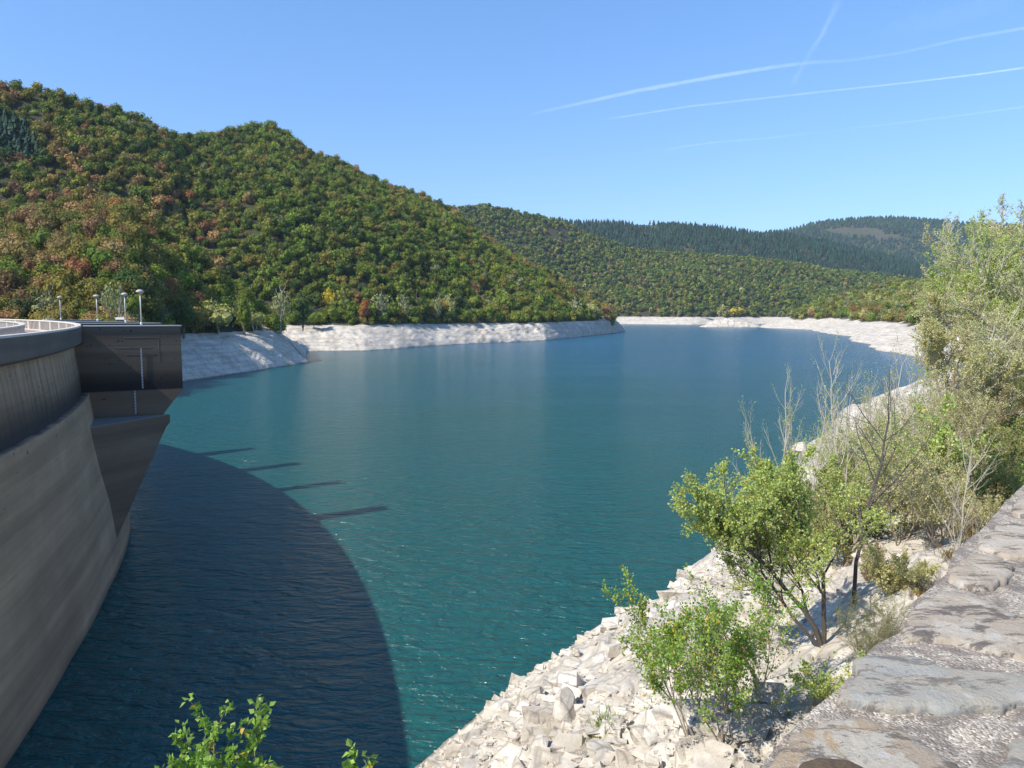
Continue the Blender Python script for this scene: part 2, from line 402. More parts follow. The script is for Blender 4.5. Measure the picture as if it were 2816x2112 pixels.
def build_pier(deg, label, first):
    """radial pier corbelled out of the dam; the first shows its whole side wall"""
    th0 = math.radians(deg); TK = 1.5
    c, sn = math.cos(th0), math.sin(th0)
    def side(s, z, off=0.0):     # s metres outwards along the radial wall, off towards the camera
        return np.array([DC[0]+(R_UP+s)*c, DC[1]+(R_UP+s)*sn, z]) + off*np.array([sn, -c, 0])
    TK = TK; t = thing('dam_pier', label, 'dam pier', tuple(side(3, 0, -TK/2)), 0, 'piers jutting from the dam'); 
    org = np.array(t.location)
    def prism(name, sec, o0, o1, mat, par=t):
        k = len(sec); V = np.array([side(a, z, o0) for a, z in sec] + [side(a, z, o1) for a, z in sec]) - (org if par is t or True else 0)
        mb = MB(); mb.add(V, [tuple(range(k)), tuple(range(2*k-1, k-1, -1))] + [(i, i+k, (i+1) % k+k, (i+1) % k) for i in range(k)])
        return mb.build(name, mat, par)
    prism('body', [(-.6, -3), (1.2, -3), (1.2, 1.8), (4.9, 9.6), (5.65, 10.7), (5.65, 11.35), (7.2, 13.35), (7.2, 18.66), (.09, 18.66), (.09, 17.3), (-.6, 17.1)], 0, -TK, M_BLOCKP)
    prism('coping', [(.09, 18.665), (7.3, 18.665), (7.3, 18.74), (.09, 18.74)], .06, -TK-.06, M_LEDGE)
    if not first: return t
    w = 5.6
    lo = [(-.9, 11.2), (6.1, 11.2), (6.1, 10.6), (5.75, 10.2), (1.5, 1.8), (1.3, -2), (-.9, -2)]
    front = np.array([side(q, z, .03 + w*(6.1-q)/6.5) for q, z in lo])-org; back = np.array([side(q, z, .004) for q, z in lo])-org
    k = len(lo); V = np.concatenate([front, back])
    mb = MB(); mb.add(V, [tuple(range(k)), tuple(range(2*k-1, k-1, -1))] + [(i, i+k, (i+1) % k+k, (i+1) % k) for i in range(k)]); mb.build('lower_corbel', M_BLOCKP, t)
    mb = MB(); L = [front[0], front[1], back[1], back[0]]
    mb.add(np.array([p + [0, 0, .004] for p in L] + [p + [0, 0, .05] for p in L]), [(0,3,2,1),(4,5,6,7),(0,1,5,4),(1,2,6,5),(2,3,7,6),(3,0,4,7)]); mb.build('ledge', plain('ledge_top', (.20, .195, .19), .95, var=.2, scale=1.5), t)
    M_G = plain('gauge_white', (.50, .52, .54), .6, var=.1)
    for q, z0, z1 in ((4.15, 13.55, 16.85), (3.55, 11.4, 13.35)):
        mb = MB(); mb.box(side(q, (z0+z1)/2, .05)-org, (.11, .03, z1-z0), rz=th0); mb.build('level_gauge', gauge_mat(), t)
    mb = MB()
    for (s0, s1, z0, z1) in ((2.9, 5.5, 17.74, 17.765), (4.3, 5.3, 18.2, 18.222), (5.46, 5.49, 15.8, 17.7), (3.0, 5.5, 16.35, 16.37), (2.2, 4.9, 16.9, 16.918)):
        mb.box(side((s0+s1)/2, (z0+z1)/2, .008)-org, (abs(s1-s0), .012, z1-z0), rz=th0)
    o = mb.build('lime_streaks', plain('lime_line', (.2, .19, .17), .9), t)
    return t
def gauge_mat():
    m, nt, b = new_mat('gauge_board'); sp = N(nt, 'ShaderNodeSeparateXYZ'); tc = N(nt, 'ShaderNodeTexCoord'); nt.links.new(tc.outputs['Object'], sp.inputs[0])
    fr = math_(nt, 'FRACT', math_(nt, 'MULTIPLY', sp.outputs['Z'], 4.0)); k = math_(nt, 'GREATER_THAN', fr, .7)
    c = mix(nt, k, (.36, .38, .41), (.2, .22, .24)); nt.links.new(c, b.inputs['Base Color']); b.inputs['Roughness'].default_value = .5
    return m
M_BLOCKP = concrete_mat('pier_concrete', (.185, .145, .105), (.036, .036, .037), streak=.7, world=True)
PIER_DEG = (29.4, 34.9, 40.2, 46.0)
for k, lab in enumerate(('dark stained concrete pier with level gauges and a pale ledge, nearest of the dam piers',
             'concrete pier of the dam just behind the nearest one, only its top edge showing',
             'concrete pier of the dam, third from the camera, its coping a thin line',
             'concrete pier farthest along the dam, carrying the leftmost lamp')):
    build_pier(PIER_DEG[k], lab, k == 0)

# ------------------------------------------------------------------ lamps on the platform
M_LAMP = plain('lamp_metal', (.55, .54, .5), .5, .2, var=.08)
M_SHADE = plain('lamp_head', (.42, .38, .33), .6, var=.15)
def build_lamp(loc, label):
    t = thing('street_lamp', label, 'street lamp', loc, 0, 'mushroom lamps on the dam platform')
    mb = MB(); mb.tube([(0, 0, 0), (0, 0, .25)], [.10, .09], 12); mb.build('base', M_LAMP, t, True)
    mb = MB(); mb.tube([(0, 0, .2), (0, 0, 1.4), (0, 0, 2.62)], [.055, .048, .04], 10); mb.build('pole', M_LAMP, t, True)
    mb = MB(); mb.lathe([(.01, 2.58), (.08, 2.60), (.20, 2.68), (.30, 2.73), (.32, 2.78), (.29, 2.85), (.19, 2.92), (.07, 2.96), (.01, 2.96)], n=20)
    mb.build('lamp_head', M_SHADE, t, True)
    return t
def lamp_xy(k, s):
    a = math.radians(PIER_DEG[k]); r = R_UP+s
    return (DC[0]+r*math.cos(a)-.75*math.sin(a), DC[1]+r*math.sin(a)+.75*math.cos(a))
LAMPS = [(lamp_xy(0, 4.3), 'pale mushroom-headed lamp on the nearest pier, the tallest looking of the four'),
         (lamp_xy(1, 4.2), 'pale mushroom-headed lamp on the second pier, close left of the tallest one'),
         (lamp_xy(2, 3.6), 'pale mushroom-headed lamp on the third pier, between the yellow tree and the bare tree'),
         (lamp_xy(3, 2.9), 'pale mushroom-headed lamp on the farthest pier, leftmost of the four')]
l0 = None
for (x, y), lab in LAMPS:
    if l0 is None: l0 = build_lamp((x, y, 18.745), lab)
    else:
        r = l0.copy(); COL.objects.link(r); r.location = (x, y, 18.745); r['label'] = lab
        for ch in l0.children:
            c = ch.copy(); COL.objects.link(c); c.parent = r

# ------------------------------------------------------------------ cars on the platform
M_GLASS = plain('car_glass', (.03, .04, .05), .1, var=.05); M_TYRE = plain('tyre', (.03, .03, .03), .8)
M_RIM = plain('rim', (.4, .4, .42), .4, .6); M_LIGHT = plain('light_lens', (.5, .1, .08), .3)
def build_car(col, label, loc, rz):
    m, nt, b = new_mat('car_paint'); b.inputs['Base Color'].default_value = col + (1,); b.inputs['Roughness'].default_value = .25; b.inputs['Metallic'].default_value = .4; b.inputs['Coat Weight'].default_value = .5
    t = thing('parked_car', label, 'car', loc, rz, 'cars parked beyond the dam')
    prof = [(-2.0, .35), (-2.05, .75), (-1.9, .92), (-1.2, .98), (-.65, 1.36), (-.1, 1.45), (.9, 1.42), (1.55, 1.3), (1.95, .95), (2.02, .6), (1.98, .32)]
    def half(y, k): return np.array([(x, y*(k if z > 1.0 else 1), z) for x, z in prof])
    A = half(-.84, .78); B = half(.84, .78); n = len(prof)
    mb = MB(); mb.add(np.concatenate([A, B]), [(i, i+1, i+1+n, i+n) for i in range(n-1)] + [(n-1, 0, n, 2*n-1), tuple(range(n))[::-1], tuple(range(n, 2*n))])
    mb.build('body', m, t, bevel=.05)
    for sx, nm, x0, x1 in ((1, 'windscreen', -1.17, -.68), (1, 'rear_window', 1.58, 1.9)):
        z0, z1 = (1.0, 1.34) if nm == 'windscreen' else (1.28, 1.02)
        mb = MB(); nx = -.03 if nm == 'windscreen' else .03
        mb.add(np.array([(x0+nx, -.62, z0+.03), (x0+nx, .62, z0+.03), (x1+nx, .58, z1+.03), (x1+nx, -.58, z1+.03), (x0, -.62, z0), (x0, .62, z0), (x1, .58, z1), (x1, -.58, z1)]), [(0,1,2,3),(7,6,5,4),(0,4,5,1),(1,5,6,2),(2,6,7,3),(3,7,4,0)])
        mb.build(nm, M_GLASS, t)
    for s in (-1, 1):
        mb = MB(); mb.add(np.array([(-.85, s*.735, 1.02), (1.5, s*.735, 1.02), (1.25, s*.68, 1.32), (-.5, s*.68, 1.35)] + [(-.85, s*.6, 1.02), (1.5, s*.6, 1.02), (1.25, s*.6, 1.32), (-.5, s*.6, 1.35)]), [(0,1,2,3),(7,6,5,4),(0,4,5,1),(1,5,6,2),(2,6,7,3),(3,7,4,0)])
        mb.build('side_window', M_GLASS, t)
        for x in (-1.25, 1.25):
            mb = MB(); mb.tube([(x, s*.72, .31), (x, s*.88, .31)], .31, 18); w = mb.build('wheel', M_TYRE, t)
            mb = MB(); mb.tube([(x, s*.86, .31), (x, s*.89, .31)], .18, 12); mb.build('rim', M_RIM, w)
    return t
CARS = [((.25, .38, .55), 'blue car on the far car park, its roof showing nearest the dam pier', 285, 884.5, 165, 8),
        ((.33, .42, .52), 'silver blue estate car on the far car park, middle one of the three roofs', 218, 880.5, 168, 4),
        ((.55, .6, .66), 'pale silver car on the far car park, leftmost roof beside the farthest lamp', 132, 876.0, 170, 12)]
for c_, lab, px, py, d, rz in CARS:
    p = P(px, py, d); build_car(c_, lab, (p[0], p[1], p[2]-1.45), math.radians(rz))
mb = MB(); pk = [P(px, 860, d)[:2] for px, d in ((40, 158), (300, 160), (300, 185), (40, 190))]
mb.add(np.array([(x, y, z) for z in (12.0, 16.02) for x, y in pk]), [(3,2,1,0),(4,5,6,7),(0,1,5,4),(1,2,6,5),(2,3,7,6),(3,0,4,7)])
tag(mb.build('car_park', plain('asphalt', (.06, .06, .06), .9)), kind='structure')

# ------------------------------------------------------------------ lake and base ground
def flat(name, x0, x1, y0, y1, z, mat, n=2):
    xs = np.linspace(x0, x1, n); ys = np.linspace(y0, y1, n); X, Y = np.meshgrid(xs, ys)
    o = mesh_np(name, np.c_[X.ravel(), Y.ravel(), np.full(X.size, z)], grid_faces(n, n), mat); o['kind'] = 'structure'; return o
flat('water', -700, 1500, -150, 1700, 0, M_WATER)
flat('ground', -9000, 9000, -3000, 12000, -9, M_GROUND)

FULL = 12.3                                   # level of the full reservoir: trees start here
# ------------------------------------------------------------------ lofted hillsides
def loft(name, us, wl, ridge, bankw, nb=10, ns=46, bulge=.05, amp=6, seed=0, back=260, veg0=0.0, top_noise=0.0, bank_amp=1.0, mat=None):
    """wl: (n,3) waterline points; ridge: (n,3) crest points; returns slope grid for planting"""
    wl = np.asarray(wl); ridge = np.asarray(ridge); n = len(us)
    out = ridge[:, :2] - wl[:, :2]; L = np.linalg.norm(out, axis=1)[:, None]; out = out/np.maximum(L, 1e-6)
    bw = np.broadcast_to(bankw, (n,))[:, None]
    FU = np.minimum(FULL, ridge[:, 2])
    top = np.c_[wl[:, :2] + out*np.minimum(bw, L*.8), FU]
    rz = np.maximum(ridge[:, 2], FU + .3)
    rows = [np.c_[wl[:, :2]-out*16, np.full(n, -9.0)]]; vg = [np.zeros(n)]
    for k in range(nb+1):
        t = k/nb; p = wl[:, :2]*(1-t) + top[:, :2]*t
        z = FU*(t**.85)
        x = np.c_[p, z]
        q = x[:, :2]
        dsp = (plates(q[:, 0]+z*.7, q[:, 1]+z*1.1, 6.0, seed+3, .6)*.13 + plates(q[:, 0], q[:, 1]+z*.9, 2.6, seed+9, .7)*.16 + fbm(x/16, 4, seed)*1.2)*bank_amp
        x[:, 2] += dsp*(0.25 + .75*min(1, t*4))*(1 if t < .95 else .5)*.7
        x[:, :2] -= out*(dsp*.9 + fbm(x/30, 3, seed+40)*3.0*bank_amp)[:, None]*(1 if t < .95 else .6)
        rows.append(x); vg.append(np.full(n, veg0 if t < .97 else .55))
    T = top.copy()
    R3 = np.c_[ridge[:, :2], rz]
    vs = np.linspace(0, 1, ns+1)[1:]
    for v in vs:
        p = T[:, :2]*(1-v) + R3[:, :2]*v
        z = T[:, 2]*(1-v) + R3[:, 2]*v + bulge*(R3[:, 2]-T[:, 2])*math.sin(math.pi*v)
        x = np.c_[p, z]
        env = math.sin(math.pi*min(1, v*1.0))**.6 if v < 1 else 0
        g = fbm(np.c_[p/(amp*9), np.full(n, 0)], 2, seed+70)
        x[:, 2] += g*amp*env
        rows.append(x); vg.append(np.clip((rz-FU-1)/6, 0, 1))
    for k, (db, dz) in enumerate(((.25, .02), (1, .25))):
        rows.append(np.c_[R3[:, :2] + out*back*db, R3[:, 2] - R3[:, 2]*dz*1.2]); vg.append(np.clip((rz-FU-1)/6, 0, 1))
    G = np.array(rows); B_ = G[1:nb+2, :, :]
    B_[1:-1] = (B_[:-2]+2*B_[1:-1]+B_[2:])/4; B_[:, 1:-1] = (B_[:, :-2]+2*B_[:, 1:-1]+B_[:, 2:])/4; G[1:nb+2] = B_
    o = mesh_np(name, G.reshape(-1, 3), grid_faces(len(rows), n), [M_ROCK if mat is None else mat], attrs={'veg': np.array(vg).ravel()})
    o['kind'] = 'structure'
    return G[1+nb:]                            # from bank top up, incl. back rows

# reddish spur nearest the dam
us = np.arange(-560, 886, 4.0)
sk1 = [(-560, 250), (-200, 380), (0, 465), (150, 500), (300, 530), (430, 600), (520, 660), (620, 740), (700, 810), (760, 862), (800, 890), (886, 986)]
d1 = [(-560, 330), (0, 330), (300, 315), (520, 303), (700, 304), (800, 308), (886, 312)]
w1 = [(-560, 1120), (330, 1112), (440, 1065), (490, 1052), (560, 1042), (600, 1036), (700, 1020), (800, 1004), (886, 991)]
TH = 7.5
def ridge_pts(us, sk, dd, th=TH):
    out = []
    for u in us:
        d = float(curve(dd, u)); y = float(curve(sk, u)) + th/d*F_PX
        out.append(P(u, y, d))
    return np.array(out)
def wl_pts(us, w): return np.array([at(u, float(curve(w, u))) for u in us])
rp1 = ridge_pts(us, sk1, d1)
rp1[:, 2] = np.minimum(rp1[:, 2], np.interp(us, [760, 800, 886], [60, FULL+.5, .4]))
bw1 = np.interp(us, [350, 490, 700, 800, 886], [16, 40, 34, 24, 10])
def loft_spur():
    return loft('hill_spur', us, wl_pts(us, w1), rp1, bw1, nb=26, ns=40, amp=5, seed=11, back=60)
G1 = loft_spur()

# the long hill with its rounded top, down to the promontory tip
us2 = np.arange(-560, 1724, 4.0)
sk2 = [(-560, 40), (-200, 150), (0, 213), (130, 230), (250, 263), (370, 303), (450, 342), (500, 362), (540, 362), (620, 344), (670, 337), (722, 329), (755, 336), (790, 360), (880, 414), (950, 440), (1000, 470), (1060, 497), (1130, 516),
       (1200, 550), (1247, 568), (1300, 620), (1400, 695), (1480, 735), (1553, 772), (1642, 845), (1680, 872), (1724, 905)]
d2 = [(-560, 430), (0, 470), (300, 500), (450, 520), (520, 560), (720, 640), (1000, 700), (1247, 745), (1553, 742), (1642, 745), (1724, 790)]
w2 = [(-560, 968), (820, 968), (880, 966), (1000, 965), (1100, 958), (1200, 950), (1300, 945), (1400, 940), (1500, 936), (1600, 926), (1680, 917), (1724, 910.5)]
rp2 = ridge_pts(us2, sk2, d2)
sel = us2 > 1600; rp2[sel, 2] = np.minimum(rp2[sel, 2], np.interp(us2[sel], [1600, 1660, 1724], [40, FULL+1, 2]))
bw2 = np.interp(us2, [0, 900, 1300, 1500, 1640, 1724], [30, 34, 30, 26, 20, 2])
G2 = loft('hill', us2, wl_pts(us2, w2), rp2, bw2, nb=24, ns=60, bulge=.10, amp=13, seed=5, back=260, bank_amp=np.interp(us2, [1270, 1320, 1490, 1540], [1.1, 2.4, 2.4, 1.0]))

# far shore and its wood
us3 = np.arange(1180, 2760, 6.0)
sk3 = [(1180, 556), (1270, 566), (1340, 558), (1400, 572), (1480, 587), (1560, 612), (1620, 640), (1755, 680), (1930, 694), (2060, 704), (2150, 712), (2281, 736), (2442, 753), (2760, 800)]
d3 = [(1180, 1500), (1400, 1560), (1800, 1650), (2760, 1700)]
w3 = [(1180, 892), (1650, 891.5), (1800, 892), (1900, 893), (2100, 891), (2240, 892), (2500, 896), (2760, 900)]
G3 = loft('far_hill', us3, wl_pts(us3, w3), ridge_pts(us3, sk3, d3, 9), 40, nb=8, ns=50, bulge=.02, amp=26, seed=21, back=200, bank_amp=1.6)

def back_hill(name, us, sk, dd, base_d, seed, amp, th=14):
    rp = ridge_pts(us, sk, dd, th)
    base = np.array([P(u, 850, base_d) for u in us]); base[:, 2] = 12
    n = len(us); rows = []; vs = np.linspace(0, 1, 40)
    for v in vs:
        p = base*(1-v) + rp*v; p[:, 2] += math.sin(math.pi*v)*(amp*fbm(np.c_[p[:, :2]/(amp*7), p[:, 2]*0], 4, seed) + .08*rp[:, 2])
        rows.append(p)
    out = rp[:, :2]/np.linalg.norm(rp[:, :2], axis=1)[:, None]
    rows.append(np.c_[rp[:, :2]+out*500, rp[:, 2]*.6])
    G = np.array(rows); o = mesh_np(name, G.reshape(-1, 3), grid_faces(len(rows), n), M_GROUND); o['kind'] = 'structure'
    return G
us4 = np.arange(1350, 2760, 10.0)
sk4 = [(1350, 580), (1450, 588), (1570, 601), (1700, 604), (1800, 606), (1900, 612), (2030, 624), (2160, 634), (2300, 662), (2420, 692), (2560, 730), (2760, 780)]
G4 = back_hill('conifer_ridge', us4, sk4, [(1350, 2050), (2760, 2250)], 1640, 31, 30)
us5 = np.arange(1950, 3000, 10.0)
sk5 = [(1950, 660), (2050, 640), (2160, 627), (2240, 608), (2330, 597), (2450, 592), (2560, 598), (2650, 608), (2760, 612), (3000, 630)]
G5 = back_hill('far_mountain', us5, sk5, [(1950, 3500), (3000, 3500)], 2500, 41, 55)

# rocky islet off the far shore
def build_islet():
    a = np.linspace(0, 2*math.pi, 120, endpoint=False); rr = np.linspace(1, 0, 26)
    c = (at(1930, 900)+at(2098, 900))/2; hw = (at(2098, 900)[0]-at(1930, 900)[0])/2
    rows = []
    for r in rr:
        x = c[0] + hw*r*np.cos(a)*(1+.06*np.sin(3*a)); y = c[1] + 6 + 17*r*np.sin(a)
        z = 11.5*np.clip(1-r**1.7, 0, 1)*(1-.30*np.clip(np.cos(a)*r, 0, 1)) - (1.5 if r > .99 else 0)
        z = z + (plates(x, y, 7, 3)*.25 + plates(x, y, 3, 8)*.25)*(r < .98)
        rows.append(np.c_[x, y, z])
    G = np.array(rows); o = mesh_np('islet', G.reshape(-1, 3), grid_faces(len(rr), 120, True)[:, ::-1], M_ROCK, attrs={'veg': np.zeros(G.shape[0]*G.shape[1])}); o['kind'] = 'structure'
build_islet()

# ------------------------------------------------------------------ right bank: height from distance to the shoreline
WL = np.array([(-22, -14), (-17, 0), (-13, 10), (-9.0, 20), (-3.9, 30.3), (-1.6, 34.2), (.7, 38), (3.6, 41.6), (5.3, 44.3), (8.0, 46), (16, 58), (29.5, 75), (34.0, 86), (38.5, 97), (42, 105), (51.5, 118), (66, 146), (84, 170), (101, 185), (118, 200), (150, 232),
               (175, 270), (184, 300), (187, 330), (187, 350), (192, 380), (208, 424), (232, 470), (240, 520), (262, 570), (291, 619), (300, 700), (338, 820), (352, 860), (330, 960), (350, 1040), (420, 1120), (520, 1200), (700, 1260)], float)
def sdist(x, y):
    x = np.asarray(x, float); y = np.asarray(y, float); best = np.full(x.shape, 1e9); sg = np.ones(x.shape)
    for (ax, ay), (bx, by) in zip(WL[:-1], WL[1:]):
        ex, ey = bx-ax, by-ay; L2 = ex*ex+ey*ey
        t = np.clip(((x-ax)*ex+(y-ay)*ey)/L2, 0, 1)
        dx, dy = x-(ax+t*ex), y-(ay+t*ey); d = np.hypot(dx, dy)
        cr = ex*(y-ay)-ey*(x-ax)
        m = d < best-1e-9; best = np.where(m, d, best); sg = np.where(m, np.where(cr < 0, 1, -1), sg)
    return best*sg
WALL0 = np.array([.42, 1.30]); WD = np.array([.745, .667])
def right_base(x, y, d):
    near = np.interp(d, [-40, -3, 0, 4, 12, 20, 27, 30, 60, 400], [-14, -1.5, 0, 3.2, 8.2, 13.2, 17.2, 17.55, 17.8, 19])
    mid = np.interp(d, [-40, -3, 0, 6, 20, 30, 60, 120, 400], [-14, -2, 0, 3.6, 11.0, 15.5, 28, 50, 120])
    far = np.interp(d, [-60, -5, 0, 12, 34, 44, 90, 160, 300, 600], [-16, -2, 0, 4.5, 11.0, 14, 34, 52, 76, 100])
    dist = np.hypot(x, y)
    a = np.clip((dist-16)/50, 0, 1); a = a*a*(3-2*a); b = np.clip((dist-120)/120, 0, 1)
    return (near*(1-a)+mid*a)*(1-b)+far*b
def right_h(x, y, fine=True):
    d = sdist(x, y); z = right_base(x, y, d); dist = np.hypot(x, y)
    on = np.clip(d/3+.35, .12, 1)
    s = np.clip(dist/60, .5, 6)
    z = z + fbm(np.stack([x/30, y/30, 0*x], -1), 4, 3)*np.clip(dist/70, 0, 5)*on
    rockm = np.clip((24-d)/6, .25, 1); rockm = np.where(dist < 14, np.maximum(rockm, .75), rockm)
    if fine:
        xr = .8*x+.6*y; yr = -.6*x+.8*y
        pl = plates(xr*.5, yr, 2.4, 51, 1.0)*.24 + plates(xr*.6, yr, .9, 57, 1.2)*.26 + plates(xr*.6, yr, .30, 63, 1.2)*.34*np.clip(1.6-dist/60, 0, 1) + plates(x, y, 6.5, 67, .7)*.07*np.clip(dist/60, 0, 2)
        z = z + pl*on*rockm
    # level ground where the low wall stands
    w = (x-WALL0[0])*WD[1] - (y-WALL0[1])*WD[0]          # >0: road side of the wall's edge
    k = np.clip((w+.55)/.5, 0, 1)*np.clip((12-dist)/3, 0, 1)
    return z*(1-k) + np.minimum(z, 17.95)*k
def build_right():
    A = np.tan(np.radians(np.linspace(-52, 50, 900)))
    rr = np.concatenate([np.geomspace(1.6, 60, 420), np.geomspace(60.5, 1300, 330)])
    aa = np.arctan(A)
    X = np.sin(aa)[None, :]*rr[:, None]; Y = np.cos(aa)[None, :]*rr[:, None]
    D = sdist(X, Y); Z = right_h(X, Y)
    for _ in range(2):
        Z[1:-1] = (Z[:-2]+2*Z[1:-1]+Z[2:])/4; Z[:, 1:-1] = (Z[:, :-2]+2*Z[:, 1:-1]+Z[:, 2:])/4
    keep = D > -9
    dist = np.hypot(X, Y)
    n = fbm(np.stack([X/9, Y/9, 0*X], -1), 4, 91)
    vegline = np.where(dist < 90, 24, np.where(dist < 200, 27, 38))
    veg = np.clip(.5 + (D-vegline)*.06 + n*.35, 0, 1)
    veg = np.where(dist < 8, veg*.35, veg)
    G = np.stack([X, Y, Z], -1); nr, nc = X.shape
    f = grid_faces(nr, nc); kf = keep.ravel()[f].any(1); f = f[kf]
    used = np.unique(f); remap = np.full(nr*nc, -1); remap[used] = np.arange(len(used))
    o = mesh_np('rocky_bank', G.reshape(-1, 3)[used], remap[f][:, ::-1], M_ROCK, attrs={'veg': veg.ravel()[used]}); o['kind'] = 'structure'
build_right()
def gz(x, y): return float(right_h(np.array([x]), np.array([y]))[0])

# ------------------------------------------------------------------ trees of the hillsides
RNG = np.random.default_rng(7)
def ico(sub=1):
    t = (1+5**.5)/2
    V = np.array([(-1,t,0),(1,t,0),(-1,-t,0),(1,-t,0),(0,-1,t),(0,1,t),(0,-1,-t),(0,1,-t),(t,0,-1),(t,0,1),(-t,0,-1),(-t,0,1)], float)
    F = [(0,11,5),(0,5,1),(0,1,7),(0,7,10),(0,10,11),(1,5,9),(5,11,4),(11,10,2),(10,7,6),(7,1,8),(3,9,4),(3,4,2),(3,2,6),(3,6,8),(3,8,9),(4,9,5),(2,4,11),(6,2,10),(8,6,7),(9,8,1)]
    V /= np.linalg.norm(V, axis=1)[:, None]
    for _ in range(sub):
        V = list(map(tuple, V)); c = {}; F2 = []
        def mid(a, b):
            k = (min(a, b), max(a, b))
            if k not in c:
                m = np.array(V[a]) + np.array(V[b]); m /= np.linalg.norm(m); V.append(tuple(m)); c[k] = len(V)-1
            return c[k]
        for a, b, d in F:
            ab, bd, da = mid(a, b), mid(b, d), mid(d, a); F2 += [(a, ab, da), (b, bd, ab), (d, da, bd), (ab, bd, da)]
        F = F2; V = np.array(V)
    return np.array(V), np.array(F)
ICO0, ICO1 = ico(0), ico(1)

def crown_tmpl(rng, ncards, aspect=1.0, nl=7, csize=1.0, core=True):
    """broadleaf crown: lobes with leaf-clump triangles, unit radius, standing on z=0"""
    Vs, Fs, Cs = [], [], []; n = 0
    lobes = []
    for k in range(nl):
        a = rng.uniform(0, 6.28); r = rng.uniform(.15, .58) if k else 0
        lobes.append((np.array([r*math.cos(a), r*math.sin(a), (.75 + rng.uniform(-.35, .5)*(1-r*.6))*aspect]), rng.uniform(.38, .58)))
    if core:
        for c, r in lobes:
            V, F = ICO0; v = V*r*.62*np.array([1, 1, aspect**.5]) + c
            Vs.append(v); Fs.append(F+n); Cs.append(np.full((len(v), 3), .8)); n += len(v)
    per = ncards//nl
    for c, r in lobes:
        d = rng.normal(size=(per, 3)); d[:, 2] += .25; d /= np.linalg.norm(d, axis=1)[:, None]
        p = c + d*r*rng.uniform(.78, 1.12, (per, 1))*np.array([1, 1, aspect**.5])
        nrm = d + rng.normal(size=(per, 3))*.45; nrm /= np.linalg.norm(nrm, axis=1)[:, None]
        u = np.cross(nrm, rng.normal(size=(per, 3))); u /= np.linalg.norm(u, axis=1)[:, None]; w = np.cross(nrm, u)
        s = (csize*rng.uniform(.7, 1.3, (per, 1)))*2.1/math.sqrt(ncards)
        tri = np.stack([p+u*s, p-u*s*.6+w*s*.9, p-u*s*.5-w*s*.85], 1).reshape(-1, 3)
        Vs.append(tri); Fs.append(np.arange(per*3).reshape(-1, 3)+n); n += per*3
        Cs.append(np.repeat(np.clip(rng.normal(1, .2, (per, 1)), .55, 1.6), 3, 0)*np.ones(3))
    return np.concatenate(Vs), np.concatenate(Fs), np.concatenate(Cs)
def conifer_tmpl(rng, tiers=3, sides=6):
    Vs, Fs = [], []; n = 0
    for k in range(tiers):
        z0 = .12 + .8*k/tiers; z1 = min(1.0, z0 + .9/tiers + .25); r = .21*(1-k/tiers*.75)
        a = np.arange(sides)/sides*6.283 + rng.uniform(0, 6)
        ring = np.c_[r*np.cos(a)*rng.uniform(.7, 1.25, sides), r*np.sin(a)*rng.uniform(.7, 1.25, sides), z0 + rng.uniform(-.04, .04, sides)]
        Vs += [ring, [[0, 0, z1]]]; Fs.append(np.array([(n+i, n+(i+1) % sides, n+sides) for i in range(sides)])); n += sides+1
    V = np.concatenate(Vs); return V, np.concatenate(Fs), np.ones((len(V), 3))

def tile(name, tmpls, pos, sc, hz, col, mat, label=None):
    """stamp templates at positions into one mass"""
    rng = np.random.default_rng(len(pos)); pick = rng.integers(0, len(tmpls), len(pos)); Vs, Fs, Cs = [], [], []; n = 0
    rot = rng.uniform(0, 6.283, len(pos))
    for k, (V, F, C) in enumerate(tmpls):
        i = np.where(pick == k)[0]
        if not len(i): continue
        c, s = np.cos(rot[i])[:, None], np.sin(rot[i])[:, None]
        x = (V[None, :, 0]*c - V[None, :, 1]*s)*sc[i, None]; y = (V[None, :, 0]*s + V[None, :, 1]*c)*sc[i, None]; z = V[None, :, 2]*hz[i, None]
        v = np.stack([x+pos[i, 0, None], y+pos[i, 1, None], z+pos[i, 2, None]], -1)
        m = len(V); Vs.append(v.reshape(-1, 3)); Fs.append((F[None]+(np.arange(len(i))*m)[:, None, None]+n).reshape(-1, 3)); n += len(i)*m
        Cs.append((C[None]*col[i, None, :]).reshape(-1, 3))
    o = mesh_np(name, np.concatenate(Vs), np.concatenate(Fs), mat, attrs={'Col': np.concatenate(Cs)})
    return o

def sample_grid(G, step, seed, jitter=.45):
    """roughly evenly spaced points on a lofted grid"""
    rng = np.random.default_rng(seed); A, B, C, D = G[:-1, :-1], G[:-1, 1:], G[1:, :-1], G[1:, 1:]
    ar = np.linalg.norm(np.cross(B-A, C-A), axis=-1); cnt = rng.poisson(ar/(step*step)*2.2)
    r, c = np.nonzero(cnt); k = cnt[r, c]; r = np.repeat(r, k); c = np.repeat(c, k)
    u = rng.uniform(0, 1, (len(r), 1)); v = rng.uniform(0, 1, (len(r), 1))
    p = (A[r, c]*(1-u)+B[r, c]*u)*(1-v) + (C[r, c]*(1-u)+D[r, c]*u)*v
    return thin(p, step*.78, rng)
def thin(p, rad, rng):
    order = rng.permutation(len(p)); cell = {}; keep = []
    for i in order:
        x, y, z = p[i]; a, b = int(x//rad), int(y//rad); ok = True
        for da in (-1, 0, 1):
            for db in (-1, 0, 1):
                for j in cell.get((a+da, b+db), ()):
                    q = p[j]
                    if (q[0]-x)**2 + (q[1]-y)**2 + (q[2]-z)**2 < rad*rad: ok = False; break
                if not ok: break
            if not ok: break
        if ok: keep.append(i); cell.setdefault((a, b), []).append(i)
    return p[np.array(keep)]
